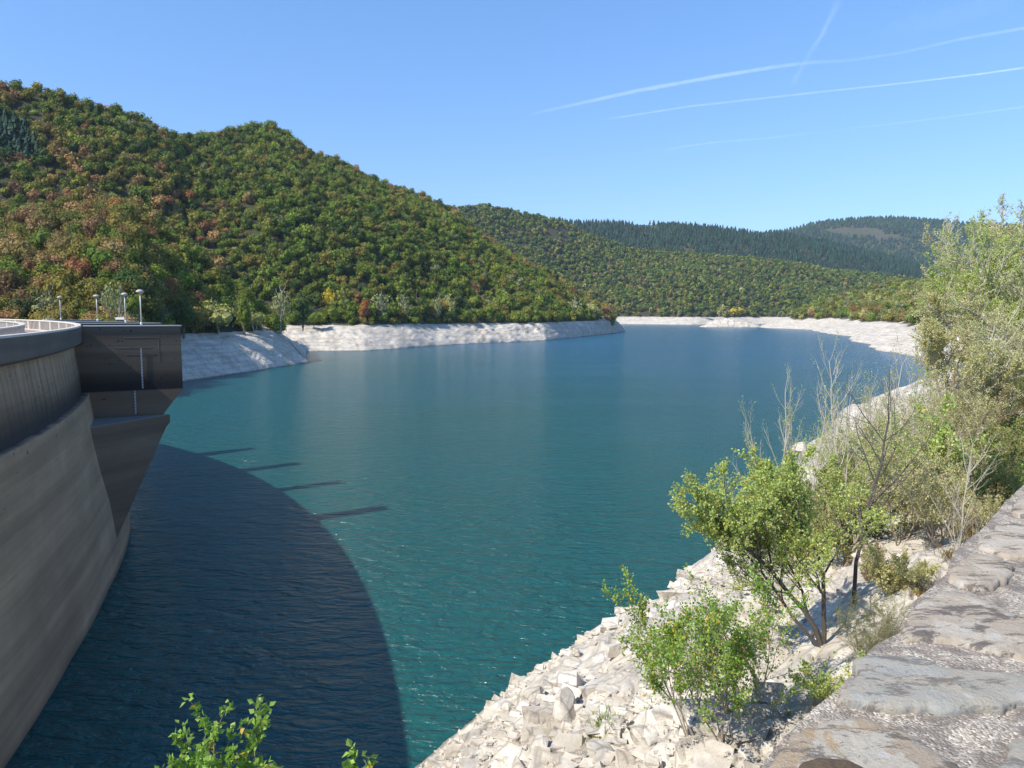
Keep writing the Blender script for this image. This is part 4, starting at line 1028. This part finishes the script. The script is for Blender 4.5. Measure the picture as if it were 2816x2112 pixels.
def thicket():
    """bushes between the bleached rock and the wood, copies of a few kinds"""
    protos = []
    kinds = [('pale', 'pale green', M_TWIG, .11), ('willow', 'yellow-green', M_TWIG, .11), ('broom', 'broom-like', M_TWIG, .09), ('dry', 'rusty', M_TWIG, .09)]
    for i, (pal, w, bk, ls) in enumerate(kinds):
        rr = np.random.default_rng(i+80)
        protos.append([plant('thicket_bush', 'x', 'bush', (0, 0, 0), [((rr.uniform(-.2, .2), rr.uniform(-.2, .2), 0), lean(rr.uniform(-.7, .7), rr.uniform(-.7, .7), 1), rr.uniform(2.0, 3.1), .035) for _ in range(8)],
              bk, pal, ls, 1.5, 200+i, levels=2, nseg=(6, 5, 3), child=(2.0, 1.6), ratio=.42, trop=.06, wob=.14, start=.1, ang=(28, 52), yellow=.08), w, 0])
    rr = np.random.default_rng(77); q = rr.uniform([4, 10], [110, 135], (9000, 2)); q = q[q[:, 0]/q[:, 1] < .78]; q = q[q[:, 0]/q[:, 1] > .2]
    dq = sdist(q[:, 0], q[:, 1]); dist = np.hypot(q[:, 0], q[:, 1])
    lim = np.where(dist < 40, 19, 21); p = np.clip((dq-lim)/6, 0, 1); q = q[(rr.uniform(size=len(q)) < p)]
    wl = (q[:, 0]-WALL0[0])*WD[1]-(q[:, 1]-WALL0[1])*WD[0]; q = q[wl < -1.2]
    q3 = thin(np.c_[q, np.zeros(len(q))], 3.1, rr); dist = np.hypot(q3[:, 0], q3[:, 1]); q3 = q3[np.argsort(dist)][:150]
    e = rr.uniform([6, 14], [60, 78], (5000, 2)); ra = e[:, 0]/e[:, 1]; e = e[(ra > .40) & (ra < .74)]
    de = sdist(e[:, 0], e[:, 1]); e = e[(de > 9) & (de < 21) & (np.hypot(e[:, 0], e[:, 1]) > 17)]; e3 = thin(np.c_[e, np.zeros(len(e))], 3.4, rr)[:48]; q3 = np.concatenate([q3, e3])
    rows = []
    for x, y, _ in q3:
        k = int(rr.choice(4, p=[.45, .30, .20, .05])); pr, w, c = protos[k]
        if c == 0: t = pr
        else:
            t = pr.copy(); COL.objects.link(t)
            for ch in pr.children: cc = ch.copy(); COL.objects.link(cc); cc.parent = t
        protos[k][2] += 1; dd = math.hypot(x, y)
        s = rr.uniform(.6, 1.15)*(1 if dd > 30 else .5)
        t.location = (x, y, gz(x, y)-.15); t.rotation_euler = (0, 0, rr.uniform(0, 6.28)); t.scale = (s, s, s*rr.uniform(.9, 1.3))
        px = 1408 + x/y*F_PX; rows.append((t, w, px, dd))
    groups = {}
    for t, w, px, dd in rows:
        z = ('behind the saplings' if dd < 25 else 'on the slope above the white rocks' if dd < 50 else 'on the middle of the right bank' if dd < 85 else 'farther along the bank') + \
            (' at the edge' if px > 2650 else ' near the waterside')
        z = 'in the white rocks before the bay' if sdist(t.location.x, t.location.y) < 19 else z
        groups.setdefault((w, z), []).append((px, t))
    for (w, z), L in groups.items():
        L.sort(key=lambda q: q[0]); ordn = [('left' if q == 0 else q_) + ('most' if q == 0 else ' from left') for q, q_ in enumerate('first second third fourth fifth sixth seventh eighth ninth tenth eleventh twelfth thirteenth fourteenth fifteenth sixteenth seventeenth eighteenth nineteenth twentieth twenty-first twenty-second twenty-third twenty-fourth'.split())]
        for r, (px, t) in enumerate(L):
            if len(L) == 1: lab = f'{w} bush {z}'
            elif r == len(L)-1: lab = f'{w} bush {z}, rightmost of them'
            else: lab = f'{w} bush {z}, {ordn[min(r, 23)]}'
            tag(t, lab, 'bush', 'bushes of the right bank thicket')
thicket()
# sprigs rising into the bottom of the picture
def sprigs():
    for i, (px, py, d, nst, lab) in enumerate([(600, 1925, 5.2, 6, 'leafy poplar tip with glossy green leaves poking up over the dark water, the wider one'), (930, 2035, 4.4, 2, 'small poplar tip with round leaves at the bottom edge, the narrow one')]):
        top = P(px, py, d); x, y = top[0], top[1]; g = gz(x, y); H = top[2]-g
        rr = np.random.default_rng(i+300); st = []
        offs = [(0, 0, .20), (.10, .02, .28), (-.10, 0, .40), (-.20, .03, .46), (-.30, .0, .52), (.05, .05, .36), (-.03, -.05, .48), (-.15, .05, .55), (.1, .05, .5)] if i == 0 else [(0, 0, .24), (.05, 0, .30), (-.04, .03, .34)]
        for ox, oy, f in offs:
            v = np.array([ox*1.0, oy, H-f-.1]); st.append(((ox*.1, oy*.1, 0), tuple(v), np.linalg.norm(v), .013))
        plant('poplar_sprig', lab, 'sapling', (x, y, g), st, M_TWIG, 'poplar', .056, 3.2, 310+i, levels=1, nseg=(30, 5), child=(2.2,), ratio=.06, trop=.0, wob=.002, start=.55, ang=(25, 50), yellow=.05, spread=.25, tmin=.0)
sprigs()

# ------------------------------------------------------------------ trees along the left shore
def shore_trees():
    rr = np.random.default_rng(55)
    # px, top py, width px, colour, form, label
    L = [(110, 772, 90, 'grey', 'pale grey-green tree behind the dam, left of the yellow one'), (182, 828, 72, 'yellow', 'yellow-leaved tree behind the leftmost lamp'),
         (60, 800, 70, 'olive', 'olive tree behind the balustrade at the left edge'), (240, 830, 60, 'green', 'green tree between the yellow tree and the bare tree'),
         (305, 752, 80, 'grey', 'sparse tree with white forked trunks behind the lamps'), (278, 850, 45, 'yellow', 'small yellow bush-like tree below the white-trunked one'), (345, 850, 50, 'pale', 'small pale tree right of the white-trunked one'),
         (420, 820, 70, 'deep', 'dark tree above the right half of the pier'), (500, 800, 80, 'deep', 'dark tree at the shaded shore, right of the pier'), (598, 808, 105, 'pale', 'wide yellow-green tree over the shaded bank'),
         (668, 790, 60, 'green', 'green tree right of the wide yellow-green one'), (700, 848, 52, 'pale', 'small pale tree at the edge of the shaded bank'),
         (768, 778, 62, 'grey', 'silvery bare-looking tree over the end of the shaded bank'), (830, 800, 70, 'deep', 'dark olive tree left of the yellow poplar'), (862, 850, 60, 'green', 'low green tree at the top of the pink bank'),
         (902, 778, 46, 'yellow', 'tall yellow poplar on the left shore'), (955, 800, 62, 'green', 'green tree just right of the yellow poplar'), (1003, 812, 40, 'rust', 'small dark red tree on the left shore'),
         (1045, 796, 70, 'grey', 'grey-green poplar with a white trunk'), (1112, 800, 52, 'grey', 'slim grey-green poplar, second after the red tree'), (1160, 792, 50, 'deep', 'dark slim poplar on the left shore'),
         (1200, 806, 44, 'grey', 'pale grey poplar left of the straw-topped one'), (1235, 800, 40, 'pale', 'straw-topped poplar at the middle of the left shore'), (1275, 810, 55, 'deep', 'dark tree right of the straw-topped poplar'),
         (1345, 800, 62, 'grey', 'grey-green tree above the rough rocks'), (1392, 790, 60, 'bright', 'yellow-tinged tree above the rough rocks'), (1422, 800, 50, 'green', 'green tree above the rough rocks'),
         (1470, 812, 62, 'green', 'broad green tree above the end of the rough rocks'), (1520, 818, 55, 'green', 'mid green tree near the promontory, left of the grey one'), (1578, 812, 62, 'grey', 'large grey-green tree near the promontory tip'),
         (1632, 826, 42, 'pale', 'pale tree at the promontory tip'), (1658, 858, 18, 'rust', 'tiny orange tree last on the promontory'),
         ]
    for k, (px, py, w, c, lab) in enumerate(L):
        if px < 886: d = float(np.interp(px, [0, 350, 490, 700, 800, 886], [185, 182, 232, 270, 290, 420]))
        else: d = float(np.interp(px, [886, 1000, 1200, 1400, 1500, 1640, 1670], [412, 405, 465, 540, 575, 660, 700]))
        top = P(px, py, d); zb = 11.6 if px > 360 else 15; H = top[2]-zb; wr = w/2/F_PX*d
        t = thing('shore_tree', lab, 'tree', (top[0], top[1], zb-.6), rr.uniform(0, 6), 'trees along the left shore')
        asp = max(.9, H/(wr*2.1)); V, F, C = crown_tmpl(rr, 620 if c != 'grey' else 420, 1.0, 10, .8, core=(c != 'grey'))
        V = V*np.array([wr*1.05, wr*1.05, H*.47]); V[:, 2] += H*.16
        col = np.array(PAL[c])*1.25
        mesh_np('crown', V, F, M_FOREST, t, attrs={'Col': C*col})
        segs, _ = grow(rr, [((0, 0, 0), (rr.uniform(-.12, .12), rr.uniform(-.1, .1), 1), H*.85, H*.022), ((0, 0, H*.05), (rr.uniform(-.3, .3), 0, 1), H*.6, H*.014)], levels=1, nseg=(6, 4), child=(2,), ratio=.4, start=.25)
        V, F = tubes_np(segs); mesh_np('trunk', V, F, M_BARKPALE if c in ('grey', 'pale') else M_BARK, t)
    # pale yellow trees on the far shore behind the islet and a few more
    for px, py, w, c, d, lab in [(1988, 832, 36, 'pale', 1225, 'pale tree behind the islet, left of a pair'), (2025, 836, 50, 'yellow', 1230, 'yellowish tree behind the islet, right of a pair'), (1942, 850, 26, 'grey', 1230, 'small grey tree left of the pair behind the islet'),
                              (2150, 852, 30, 'grey', 1290, 'small grey-green tree right of the islet on the far shore'), (1880, 852, 24, 'grey', 1240, 'small grey tree on the far shore left of the islet')]:
        top = P(px, py, d); zb = 12.0; H = top[2]-zb; wr = w/2/F_PX*d
        V, F, C = crown_tmpl(rr, 240, 1.0, 7, .95); V = V*np.array([wr, wr, H*.55])
        o = mesh_np('shore_tree', V, F, M_FOREST, attrs={'Col': C*np.array(PAL[c])}); o.location = (top[0], top[1], zb); tag(o, lab, 'tree', 'trees on the far shore')
shore_trees()

# ------------------------------------------------------------------ rubble and boulders on the near bank
BOXF = np.array([(0,3,2),(0,2,1),(4,5,6),(4,6,7),(0,1,5),(0,5,4),(1,2,6),(1,6,5),(2,3,7),(2,7,6),(3,0,4),(3,4,7)])
def chunk(rng):
    x, y, z = 1, rng.uniform(.5, .85), rng.uniform(.22, .5)
    v = np.array([(-x,-y,-z),(x,-y,-z),(x,y,-z),(-x,y,-z),(-x,-y,z),(x,-y,z),(x,y,z),(-x,y,z)], float)
    v = v*rng.uniform(.62, 1.12, v.shape) + rng.normal(size=v.shape)*.08
    return v, BOXF
def rubble():
    rr = np.random.default_rng(31); T = [chunk(rr) for _ in range(14)]; Vs, Fs = [], []; n = 0
    # near: random in screen-filling area close to the camera
    a = rr.uniform(-12, 38, 26000); r = 6*np.exp(rr.uniform(0, 2.35, 26000)); x = r*np.sin(np.radians(a)); y = r*np.cos(np.radians(a))
    d = sdist(x, y); cl = fbm(np.c_[x/4, y/4, 0*x], 3, 8)
    w = (x-WALL0[0])*WD[1]-(y-WALL0[1])*WD[0]
    ok = (d > .1) & (d < 25) & (w < -.5) & (cl + rr.uniform(-.45, .45, len(x)) > .0); x, y, r = x[ok][:11000], y[ok][:11000], r[ok][:11000]
    z = right_h(x, y)
    for i in range(len(x)):
        V, F = T[rr.integers(0, 14)]; s = rr.choice([.03, .055, .10, .22], p=[.42, .35, .18, .05])*(1+r[i]/30)*rr.uniform(.7, 1.3)
        c, sn = math.cos(th := (rr.normal()*.5-.3)), math.sin(th); t = .75 + rr.normal()*.45
        M = np.array([[c, -sn, 0], [sn, c, 0], [0, 0, 1]]) @ np.array([[1, 0, 0], [0, math.cos(t), -math.sin(t)], [0, math.sin(t), math.cos(t)]])
        Vs.append(V@M.T*s + [x[i], y[i], z[i]+s*.15]); Fs.append(F+n); n += len(V)
    V = np.concatenate(Vs); o = mesh_np('rubble', V, np.concatenate(Fs), M_ROCK, attrs={'veg': np.zeros(len(V))}); tag(o, 'loose broken white rock covering the near bank', 'rubble', kind='stuff')
    # single blocks and upright slabs one can tell apart
    B = [(1465, 1925, 95, 'pair-like pale slab standing at the water edge', 0), (1398, 1952, 62, 'small upright pale boulder at the water line, left of the standing slab', 0), (1560, 1980, 120, 'leaning layered slab with a dark shaded side on the near bank', 1),
         (1585, 1800, 34, 'small white boulder at the water edge, under the leaning sapling', 0), (1690, 2000, 70, 'grey angular block near the green tuft', 0), (1760, 2040, 85, 'grey faceted boulder by the foot of the thin sapling', 0), (2120, 2010, 80, 'grey boulder in the shade by the wall corner', 0),
         (2160, 1965, 60, 'pointed grey stone among the shaded boulders beside the wall', 1), (2060, 2080, 75, 'flat grey boulder below the leafy sapling', 0), (2110, 2070, 60, 'dark grey block at the bottom beside the wall', 0), (1650, 2080, 100, 'broad pale block at the bottom of the picture', 0),
         (1480, 2060, 80, 'pale ridged slab near the bottom, left of the broad block', 1), (2200, 1240, 60, 'jagged white crag jutting over the water behind the willow', 1), (2168, 1322, 50, 'lower white crag at the waterline behind the willow', 1), (1215, 2085, 34, 'small tan boulder at the lowest point of the shore', 0),
         (2575, 1075, 60, 'white outcrop where the near rocks meet the bay', 0), (2060, 1880, 70, 'white block under the leafy sapling', 0), (2450, 1560, 60, 'grey weathered outcrop above the wall', 0)]
    for k, (px, py, w, lab, up) in enumerate(B):
        p, d = ground_hit(px, py); s = w/2/F_PX*d*1.15
        V, F = ICO1; v = V*np.array([1, rr.uniform(.6, .9), rr.uniform(.6, .85)])
        if up: v = V*np.array([.5, .75, 1.1])
        for _ in range(14):
            nrm = rr.normal(size=3)*np.array([1, 1, .8]); nrm /= np.linalg.norm(nrm); q = rr.uniform(.42, .72); dd = v@nrm; v = v - np.clip(dd-q, 0, None)[:, None]*nrm
        if up: v[:, 0] += v[:, 2]*.45
        o = mesh_np('boulder', v*s, F, M_ROCK, attrs={'veg': np.zeros(len(v))}); o.location = (p[0], p[1], p[2]+s*.15); o.rotation_euler = (rr.normal()*.2, rr.normal()*.2, rr.uniform(0, 6))
        tag(o, lab, 'boulder', 'boulders of the near bank')
rubble()

# ------------------------------------------------------------------ low stone wall in the foreground
def stone_mat(name, base, warm, lich=(.52, .47, .40), dark=(.10, .085, .075), bluish=0.0, spots=.5):
    m, nt, b = new_mat(name); v = objvec(nt)
    n1 = noise(nt, 3.2, 9, .75, v, .2); n2 = noise(nt, 14, 9, .75, v, .2); n3 = noise(nt, 45, 7, .75, v); n4 = noise(nt, 6.5, 8, .72, v, .3)
    c = ramp(nt, n1, [(.32, base), (.5, tuple(q*1.2 for q in base)), (.66, warm)])
    c = mix(nt, ramp(nt, n4, [(.5, 0.0), (.56, .9)]), c, lich)
    mp = N(nt, 'ShaderNodeMapping'); mp.inputs['Scale'].default_value = (1, 2.4, 1); mp.inputs['Rotation'].default_value = (0, 0, .73); nt.links.new(v, mp.inputs['Vector'])
    n5 = noise(nt, 6.5, 9, .78, mp.outputs[0], .25)
    c = mix(nt, math_(nt, 'MULTIPLY', ramp(nt, n5, [(.52, 0.0), (.56, 1.0)]), spots), c, dark)
    vo = N(nt, 'ShaderNodeTexVoronoi'); vo.inputs['Scale'].default_value = 9; nt.links.new(v, vo.inputs['Vector'])
    c = mix(nt, math_(nt, 'MULTIPLY', ramp(nt, vo.outputs['Distance'], [(.10, 1.0), (.17, 0.0)]), .6), c, (.62, .60, .56))
    c = mix(nt, math_(nt, 'MULTIPLY', n3, .5), c, mix(nt, .5, c, (.12, .1, .09)))
    nt.links.new(c, b.inputs['Base Color']); b.inputs['Roughness'].default_value = .92; b.inputs['Specular IOR Level'].default_value = .2
    bump(nt, b, math_(nt, 'ADD', n2, math_(nt, 'MULTIPLY', n3, .5)), .9, .02); return m
def mortar_mat():
    m, nt, b = new_mat('mortar'); v = objvec(nt)
    vo = N(nt, 'ShaderNodeTexVoronoi'); vo.inputs['Scale'].default_value = 170; nt.links.new(v, vo.inputs['Vector'])
    n = noise(nt, 9, 8, .75, v); sx = N(nt, 'ShaderNodeSeparateXYZ'); nt.links.new(vo.outputs['Color'], sx.inputs[0])
    c = ramp(nt, sx.outputs['X'], [(.0, (.20, .155, .12)), (.4, (.36, .305, .24)), (.8, (.46, .395, .31)), (.97, (.66, .59, .48))])
    c = mix(nt, ramp(nt, n, [(.44, 0.0), (.56, .75)]), c, (.15, .12, .10))
    nt.links.new(c, b.inputs['Base Color']); b.inputs['Roughness'].default_value = .95
    bump(nt, b, math_(nt, 'ADD', math_(nt, 'MULTIPLY', vo.outputs['Distance'], -1.0), noise(nt, 30, 5, .7, v)), .8, .005); return m
def build_wall():
    ZW = 19.03
    t = thing('stone_wall', 'low parapet wall of lichen-covered flat stones set in gravelly mortar, running along the right', 'wall', (1.2, 1.9, 17.9))
    org = np.array([1.2, 1.9, 17.9]); mm = mortar_mat()
    edge = [at(x, y, ZW-.04)[:2] for x, y in ((2010, 2300), (2100, 2120), (2200, 2010), (2295, 1940), (2400, 1808), (2470, 1770), (2500, 1690), (2600, 1600), (2620, 1540), (2700, 1470), (2770, 1390), (2830, 1330), (2960, 1240))]
    edge = np.array(edge); nrm = np.array([WD[1], -WD[0]])
    # dense strip across: rows along the edge, columns over the width, gravelly surface
    s = np.linspace(0, len(edge)-1, 170); E_ = np.c_[np.interp(s, np.arange(len(edge)), edge[:, 0]), np.interp(s, np.arange(len(edge)), edge[:, 1])]
    ws = np.linspace(0, .85, 60); X = E_[:, 0][:, None]+nrm[0]*ws; Y = E_[:, 1][:, None]+nrm[1]*ws
    Z = ZW-.010 + fbm(np.stack([X*9, Y*9, 0*X], -1), 4, 3)*.010 + fbm(np.stack([X*2, Y*2, 0*X], -1), 2, 5)*.006
    top = np.stack([X, Y, Z], -1)
    side = [np.stack([X[:, 0]-nrm[0]*k, Y[:, 0]-nrm[1]*k, Z[:, 0]*0+z], -1) for k, z in ((.03, 17.2), (.02, 18.4), (.0, ZW-.10))]
    oside = [np.stack([X[:, -1], Y[:, -1], Z[:, 0]*0+17.2], -1)]
    G = np.stack(side+[top[:, i] for i in range(60)]+oside, 1); nr, nc = G.shape[:2]
    mesh_np('mortar_bed', G.reshape(-1, 3)-org, grid_faces(nr, nc), mm, t)
    mA = stone_mat('stone_ochre', (.40, .32, .23), (.50, .35, .19), lich=(.58, .52, .42), spots=.7); mB = stone_mat('stone_bluegrey', (.38, .345, .28), (.52, .42, .30), lich=(.44, .43, .38), spots=.6)
    mC = stone_mat('stone_grey', (.42, .345, .26), (.50, .41, .30), lich=(.58, .51, .41), spots=.8)
    S = [([(2100, 2150), (2150, 2065), (2215, 2000), (2290, 1975), (2370, 1985), (2460, 2020), (2550, 2060), (2640, 2110), (2700, 2200), (2400, 2330), (2120, 2300)], mA, 'ochre lichen-blotched capstone nearest the camera', .02),
         ([(2292, 1938), (2330, 1870), (2385, 1815), (2440, 1802), (2530, 1812), (2600, 1835), (2700, 1850), (2860, 1870), (2870, 1930), (2740, 1950), (2600, 1965), (2480, 1950), (2380, 1945)], mB, 'blue-grey flat capstone, second from the camera', .03),
         ([(2478, 1762), (2495, 1700), (2540, 1655), (2600, 1626), (2700, 1650), (2800, 1690), (2900, 1740), (2900, 1830), (2780, 1805), (2660, 1775), (2560, 1765)], mC, 'large grey capstone with pale round lichens, third from the camera', .02),
         ([(2608, 1590), (2635, 1545), (2680, 1528), (2745, 1535), (2790, 1560), (2780, 1600), (2720, 1620), (2650, 1612)], mC, 'small capstone with a dark round patch', .015),
         ([(2690, 1505), (2715, 1465), (2760, 1440), (2850, 1450), (2920, 1500), (2880, 1545), (2800, 1535), (2740, 1520)], mC, 'grey slab beyond the dark-patched stone', .02),
         ([(2775, 1410), (2800, 1375), (2850, 1345), (2950, 1360), (2960, 1420), (2860, 1430)], mC, 'farthest slab of the wall at the right edge', .02),
         ([(2730, 2130), (2780, 2060), (2850, 2020), (2960, 2020), (3000, 2200), (2800, 2250)], mB, 'slab corner in the bottom right', .015)]
    rr = np.random.default_rng(4)
    for poly, mat, lab, up in S:
        q = np.array([at(x, y, ZW)[:2] for x, y in poly]); m = 12; P_ = []
        for i in range(len(q)):
            for k in range(m):
                u = k/m; P_.append(q[i]*(1-u)+q[(i+1) % len(q)]*u)
        P_ = np.array(P_)
        for _ in range(6): P_ = (np.roll(P_, 1, 0)+P_*2+np.roll(P_, -1, 0))/4
        c = P_.mean(0); rel = P_-c; nzz = fbm(np.c_[P_*14, np.zeros(len(P_))], 4, 9)[:, None]; rel = rel*(1+nzz*.06/np.linalg.norm(rel, axis=1)[:, None]*.6)
        rings = []
        for f, dz in ((1.008, -.10), (1.004, -.02), (.998, -.006), (.99, .001), (.95, .004), (.90, .006), (.8, .010), (.7, .01), (.6, .01), (.5, .01), (.4, .01), (.3, .01), (.2, .01), (.1, .01), (.01, .01)):
            xy = c+rel*f; z = ZW+up*.25+dz + fbm(np.c_[xy*3, np.zeros(len(xy))], 3, 14)*.004 + fbm(np.c_[xy*16, np.zeros(len(xy))], 3, 15)*.004 - (0 if f < .99 else .004*abs(rr.normal()))
            rings.append(np.c_[xy, z])
        G = np.array(rings); o = mesh_np('capstone', G.reshape(-1, 3)-org, grid_faces(len(rings), len(P_), True), mat, t, smooth=True); o['label'] = lab
    # brown moss cushion at the bottom edge
    c = at(2300, 2122, ZW+.02)
    a = np.arange(60)/60*6.283; rows = [np.c_[.055*f*np.cos(a)*1.5, .055*f*np.sin(a), np.full(60, .02*math.sqrt(max(0, 1-f*f)))] for f in np.linspace(1, 0, 12)]
    G = np.array(rows)+c-[0, 0, .012]; G[..., 2] += fbm(G*60, 3, 2)*.006
    o = mesh_np('moss_cushion', G.reshape(-1, 3), grid_faces(12, 60, True)[:, ::-1], plain('moss', (.09, .06, .035), 1, var=.4, scale=80)); tag(o, 'dark brown moss cushion on the nearest capstone', 'moss')
build_wall()

# small plants in the rocks and grass by the wall
def tufts():
    rr = np.random.default_rng(66)
    def tuft(name, lab, cat, px, py, hpx, pal, nb, wide, grp=None):
        p, d = ground_hit(px, py); H = hpx/F_PX*d; n = nb
        b = rr.normal(size=(n, 2))*H*wide*.35; ln = rr.normal(size=(n, 2))*H*.45; h = H*rr.uniform(.5, 1, n); w = H*.02+.002
        s = rr.normal(size=(n, 2)); s /= np.linalg.norm(s, axis=1)[:, None]
        V = np.stack([np.c_[b-s*w, np.zeros(n)], np.c_[b+s*w, np.zeros(n)], np.c_[b+ln*.4+s*w*.8, h*.6], np.c_[b+ln*.4-s*w*.8, h*.6], np.c_[b+ln, h*rr.uniform(.8, 1, n)]], 1).reshape(-1, 3)
        i = np.arange(n)[:, None]*5; C = np.repeat(np.array(LEAFPAL[pal])[rr.integers(0, 4, n)], 5, 0)
        o = mesh_np(name, V, [i+np.array([[0, 1, 2, 3]]), i+np.array([[3, 2, 4]])], M_LEAF, attrs={'Col': C}); o.location = (p[0], p[1], p[2]-.03); tag(o, lab, cat, grp)
    tuft('weed', 'small bright green weed growing between the pale rocks', 'weed', 1668, 2000, 60, 'poplar', 120, 1.0)
    tuft('weed', 'low green weed under the grey angular block', 'weed', 1640, 2046, 40, 'poplar', 70, .9)
    for px, py, h, lab, pal in [(2760, 1170, 60, 'grass tuft at the right edge, the topmost', 'broom'), (2800, 1260, 70, 'yellow-green grass tuft at the right edge, below the topmost', 'broom'), (2700, 1480, 60, 'dry straw tuft at the far end of the wall', 'dry'), (2550, 1640, 50, 'dry grass tuft along the foot of the wall', 'dry'),
                                (2780, 1330, 60, 'straw grass between the dark broom and the wall', 'dry'), (2640, 1540, 45, 'thin dry tuft at the foot of the slim sapling', 'dry'), (2810, 1100, 70, 'tall dry grass at the right edge over the broom', 'dry')]:
        tuft('grass_tuft', lab, 'grass tuft', px, py, h, pal, 260, 1.6, 'grass tufts by the wall')
tufts()

# small white-roofed hut behind the lamps
def hut():
    p = P(330, 880, 170); t = thing('hut', 'tiny hut with a pale gabled roof behind the lamps on the dam', 'hut', (p[0], p[1], 16.4), .5); t.scale = (.5, .5, .45)
    mb = MB(); mb.box((0, 0, 1.6), (3.2, 2.6, 3.2)); mb.build('wall', plain('hut_wall', (.10, .12, .12), .9), t)
    mb = MB(); mb.add(np.array([(-1.8, -1.6, 3.1), (1.8, -1.6, 3.1), (1.8, 1.6, 3.1), (-1.8, 1.6, 3.1), (-1.8, 0, 4.3), (1.8, 0, 4.3)]), [(0, 1, 5, 4), (2, 3, 4, 5), (1, 2, 5), (3, 0, 4), (0, 3, 2, 1)]); mb.build('roof', plain('hut_roof', (.5, .49, .45), .7), t)
hut()

# ------------------------------------------------------------------ vapour trails, high above
def trail_mat(alpha):
    m, nt, b = new_mat('vapour'); nt.nodes.remove(b); out = nt.nodes['Material Output']
    tr = N(nt, 'ShaderNodeBsdfTransparent'); df = N(nt, 'ShaderNodeBsdfTranslucent'); dd = N(nt, 'ShaderNodeBsdfDiffuse')
    df.inputs['Color'].default_value = (.95, .95, .95, 1); dd.inputs['Color'].default_value = (.95, .95, .95, 1)
    a = N(nt, 'ShaderNodeAddShader'); nt.links.new(df.outputs[0], a.inputs[0]); nt.links.new(dd.outputs[0], a.inputs[1])
    g = attr(nt, 'dens').outputs['Fac']; n = noise(nt, .006, 4, .6, objvec(nt)); f = math_(nt, 'MULTIPLY', g, math_(nt, 'MULTIPLY', ramp(nt, n, [(.3, .45), (.7, 1.0)]), alpha))
    ms = N(nt, 'ShaderNodeMixShader'); nt.links.new(f, ms.inputs[0]); nt.links.new(tr.outputs[0], ms.inputs[1]); nt.links.new(a.outputs[0], ms.inputs[2]); nt.links.new(ms.outputs[0], out.inputs['Surface'])
    return m
VAP = trail_mat(.022)
def trail(lab, pts, alt=4000, shells=5, wob=.1):
    """pts: px, py, width px, density; nested puffs of thin vapour"""
    pts = np.array(pts, float); s = np.linspace(0, len(pts)-1, 160); q = [np.interp(s, np.arange(len(pts)), pts[:, k]) for k in range(4)]
    cen = np.array([at(x, y, alt) for x, y in zip(q[0], q[1])]); dist = np.linalg.norm(cen, axis=1)
    wd = q[2]*.62/F_PX*dist/2*(1+wob*fbm(np.c_[s*4, s*0, s*0], 3, int(pts[0, 0])))
    a = np.arange(12)/12*6.283; T = np.gradient(cen, axis=0); T /= np.linalg.norm(T, axis=1)[:, None]; S = np.cross(T, [0, 0, 1.]); S /= np.linalg.norm(S, axis=1)[:, None]; U = np.cross(S, T)
    Vs, Fs, D = [], [], []; n = 0
    for k in range(shells):
        r = wd*(1-k/shells)
        R = cen[:, None]+S[:, None]*(np.cos(a)[None, :, None]*r[:, None, None])+U[:, None]*(np.sin(a)[None, :, None]*r[:, None, None]*.8)
        Vs.append(R.reshape(-1, 3)); Fs.append(grid_faces(160, 12, True)+n); n += 160*12; D.append(np.repeat(q[3], 12))
    o = mesh_np('vapour_trail', np.concatenate(Vs), np.concatenate(Fs), VAP, attrs={'dens': np.concatenate(D)}, smooth=True); tag(o, lab, 'vapour trail', 'vapour trails in the sky'); o.visible_shadow = True
trail('broad white vapour trail, the uppermost of the three slanting ones', [(1430, 320, 14, .0), (1560, 292, 16, .7), (1750, 250, 20, 1.2), (1960, 212, 20, 1.3), (2130, 184, 18, 1.1), (2230, 172, 16, .7), (2330, 167, 14, .4), (2480, 145, 14, .35), (2640, 108, 14, .6), (2860, 70, 14, .9)])
trail('crisp white vapour trail, the middle of the three slanting ones', [(1640, 330, 7, .0), (1720, 320, 9, .9), (1900, 292, 11, .9), (2100, 270, 10, .9), (2300, 248, 10, .9), (2500, 227, 9, 1.2), (2700, 203, 9, 1.6), (2860, 180, 10, 1.6)])
trail('faint thin vapour trail, the lowest one', [(1780, 422, 8, .0), (1880, 403, 9, .5), (1970, 391, 9, .6), (2110, 380, 8, .45), (2300, 358, 8, .2), (2500, 335, 8, .5), (2660, 315, 8, .5), (2860, 288, 9, .6)])
trail('short wispy vapour streak crossing the uppermost trail', [(2320, -10, 34, .0), (2300, 15, 26, .35), (2258, 100, 20, .6), (2225, 150, 22, .3), (2205, 185, 18, .3), (2190, 215, 24, .45), (2175, 245, 30, .0)], wob=.4)
trail('very faint fan of thin cloud above the trails near the top right', [(2400, 100, 60, .0), (2480, 70, 80, .12), (2600, 50, 90, .16), (2720, 10, 90, .14), (2800, -30, 90, .0)], wob=.5)

# ------------------------------------------------------------------ haze in the valley
def haze():
    mb = MB(); x0, x1, y0, y1, z0, z1 = -9500, 9500, -3500, 12500, -10, 900
    mb.box(((x0+x1)/2, (y0+y1)/2, (z0+z1)/2), (x1-x0, y1-y0, z1-z0))
    m = bpy.data.materials.new('haze'); m.use_nodes = True; nt = m.node_tree; nt.nodes.clear(); out = N(nt, 'ShaderNodeOutputMaterial'); pv = N(nt, 'ShaderNodeVolumePrincipled')
    pv.inputs['Color'].default_value = (.62, .78, 1.0, 1); pv.inputs['Density'].default_value = HAZE; pv.inputs['Anisotropy'].default_value = 0.0
    nt.links.new(pv.outputs[0], out.inputs['Volume']); o = mb.build('haze', m); tag(o, 'thin bluish air haze filling the valley', 'haze', kind='stuff')
HAZE = .000055
haze()
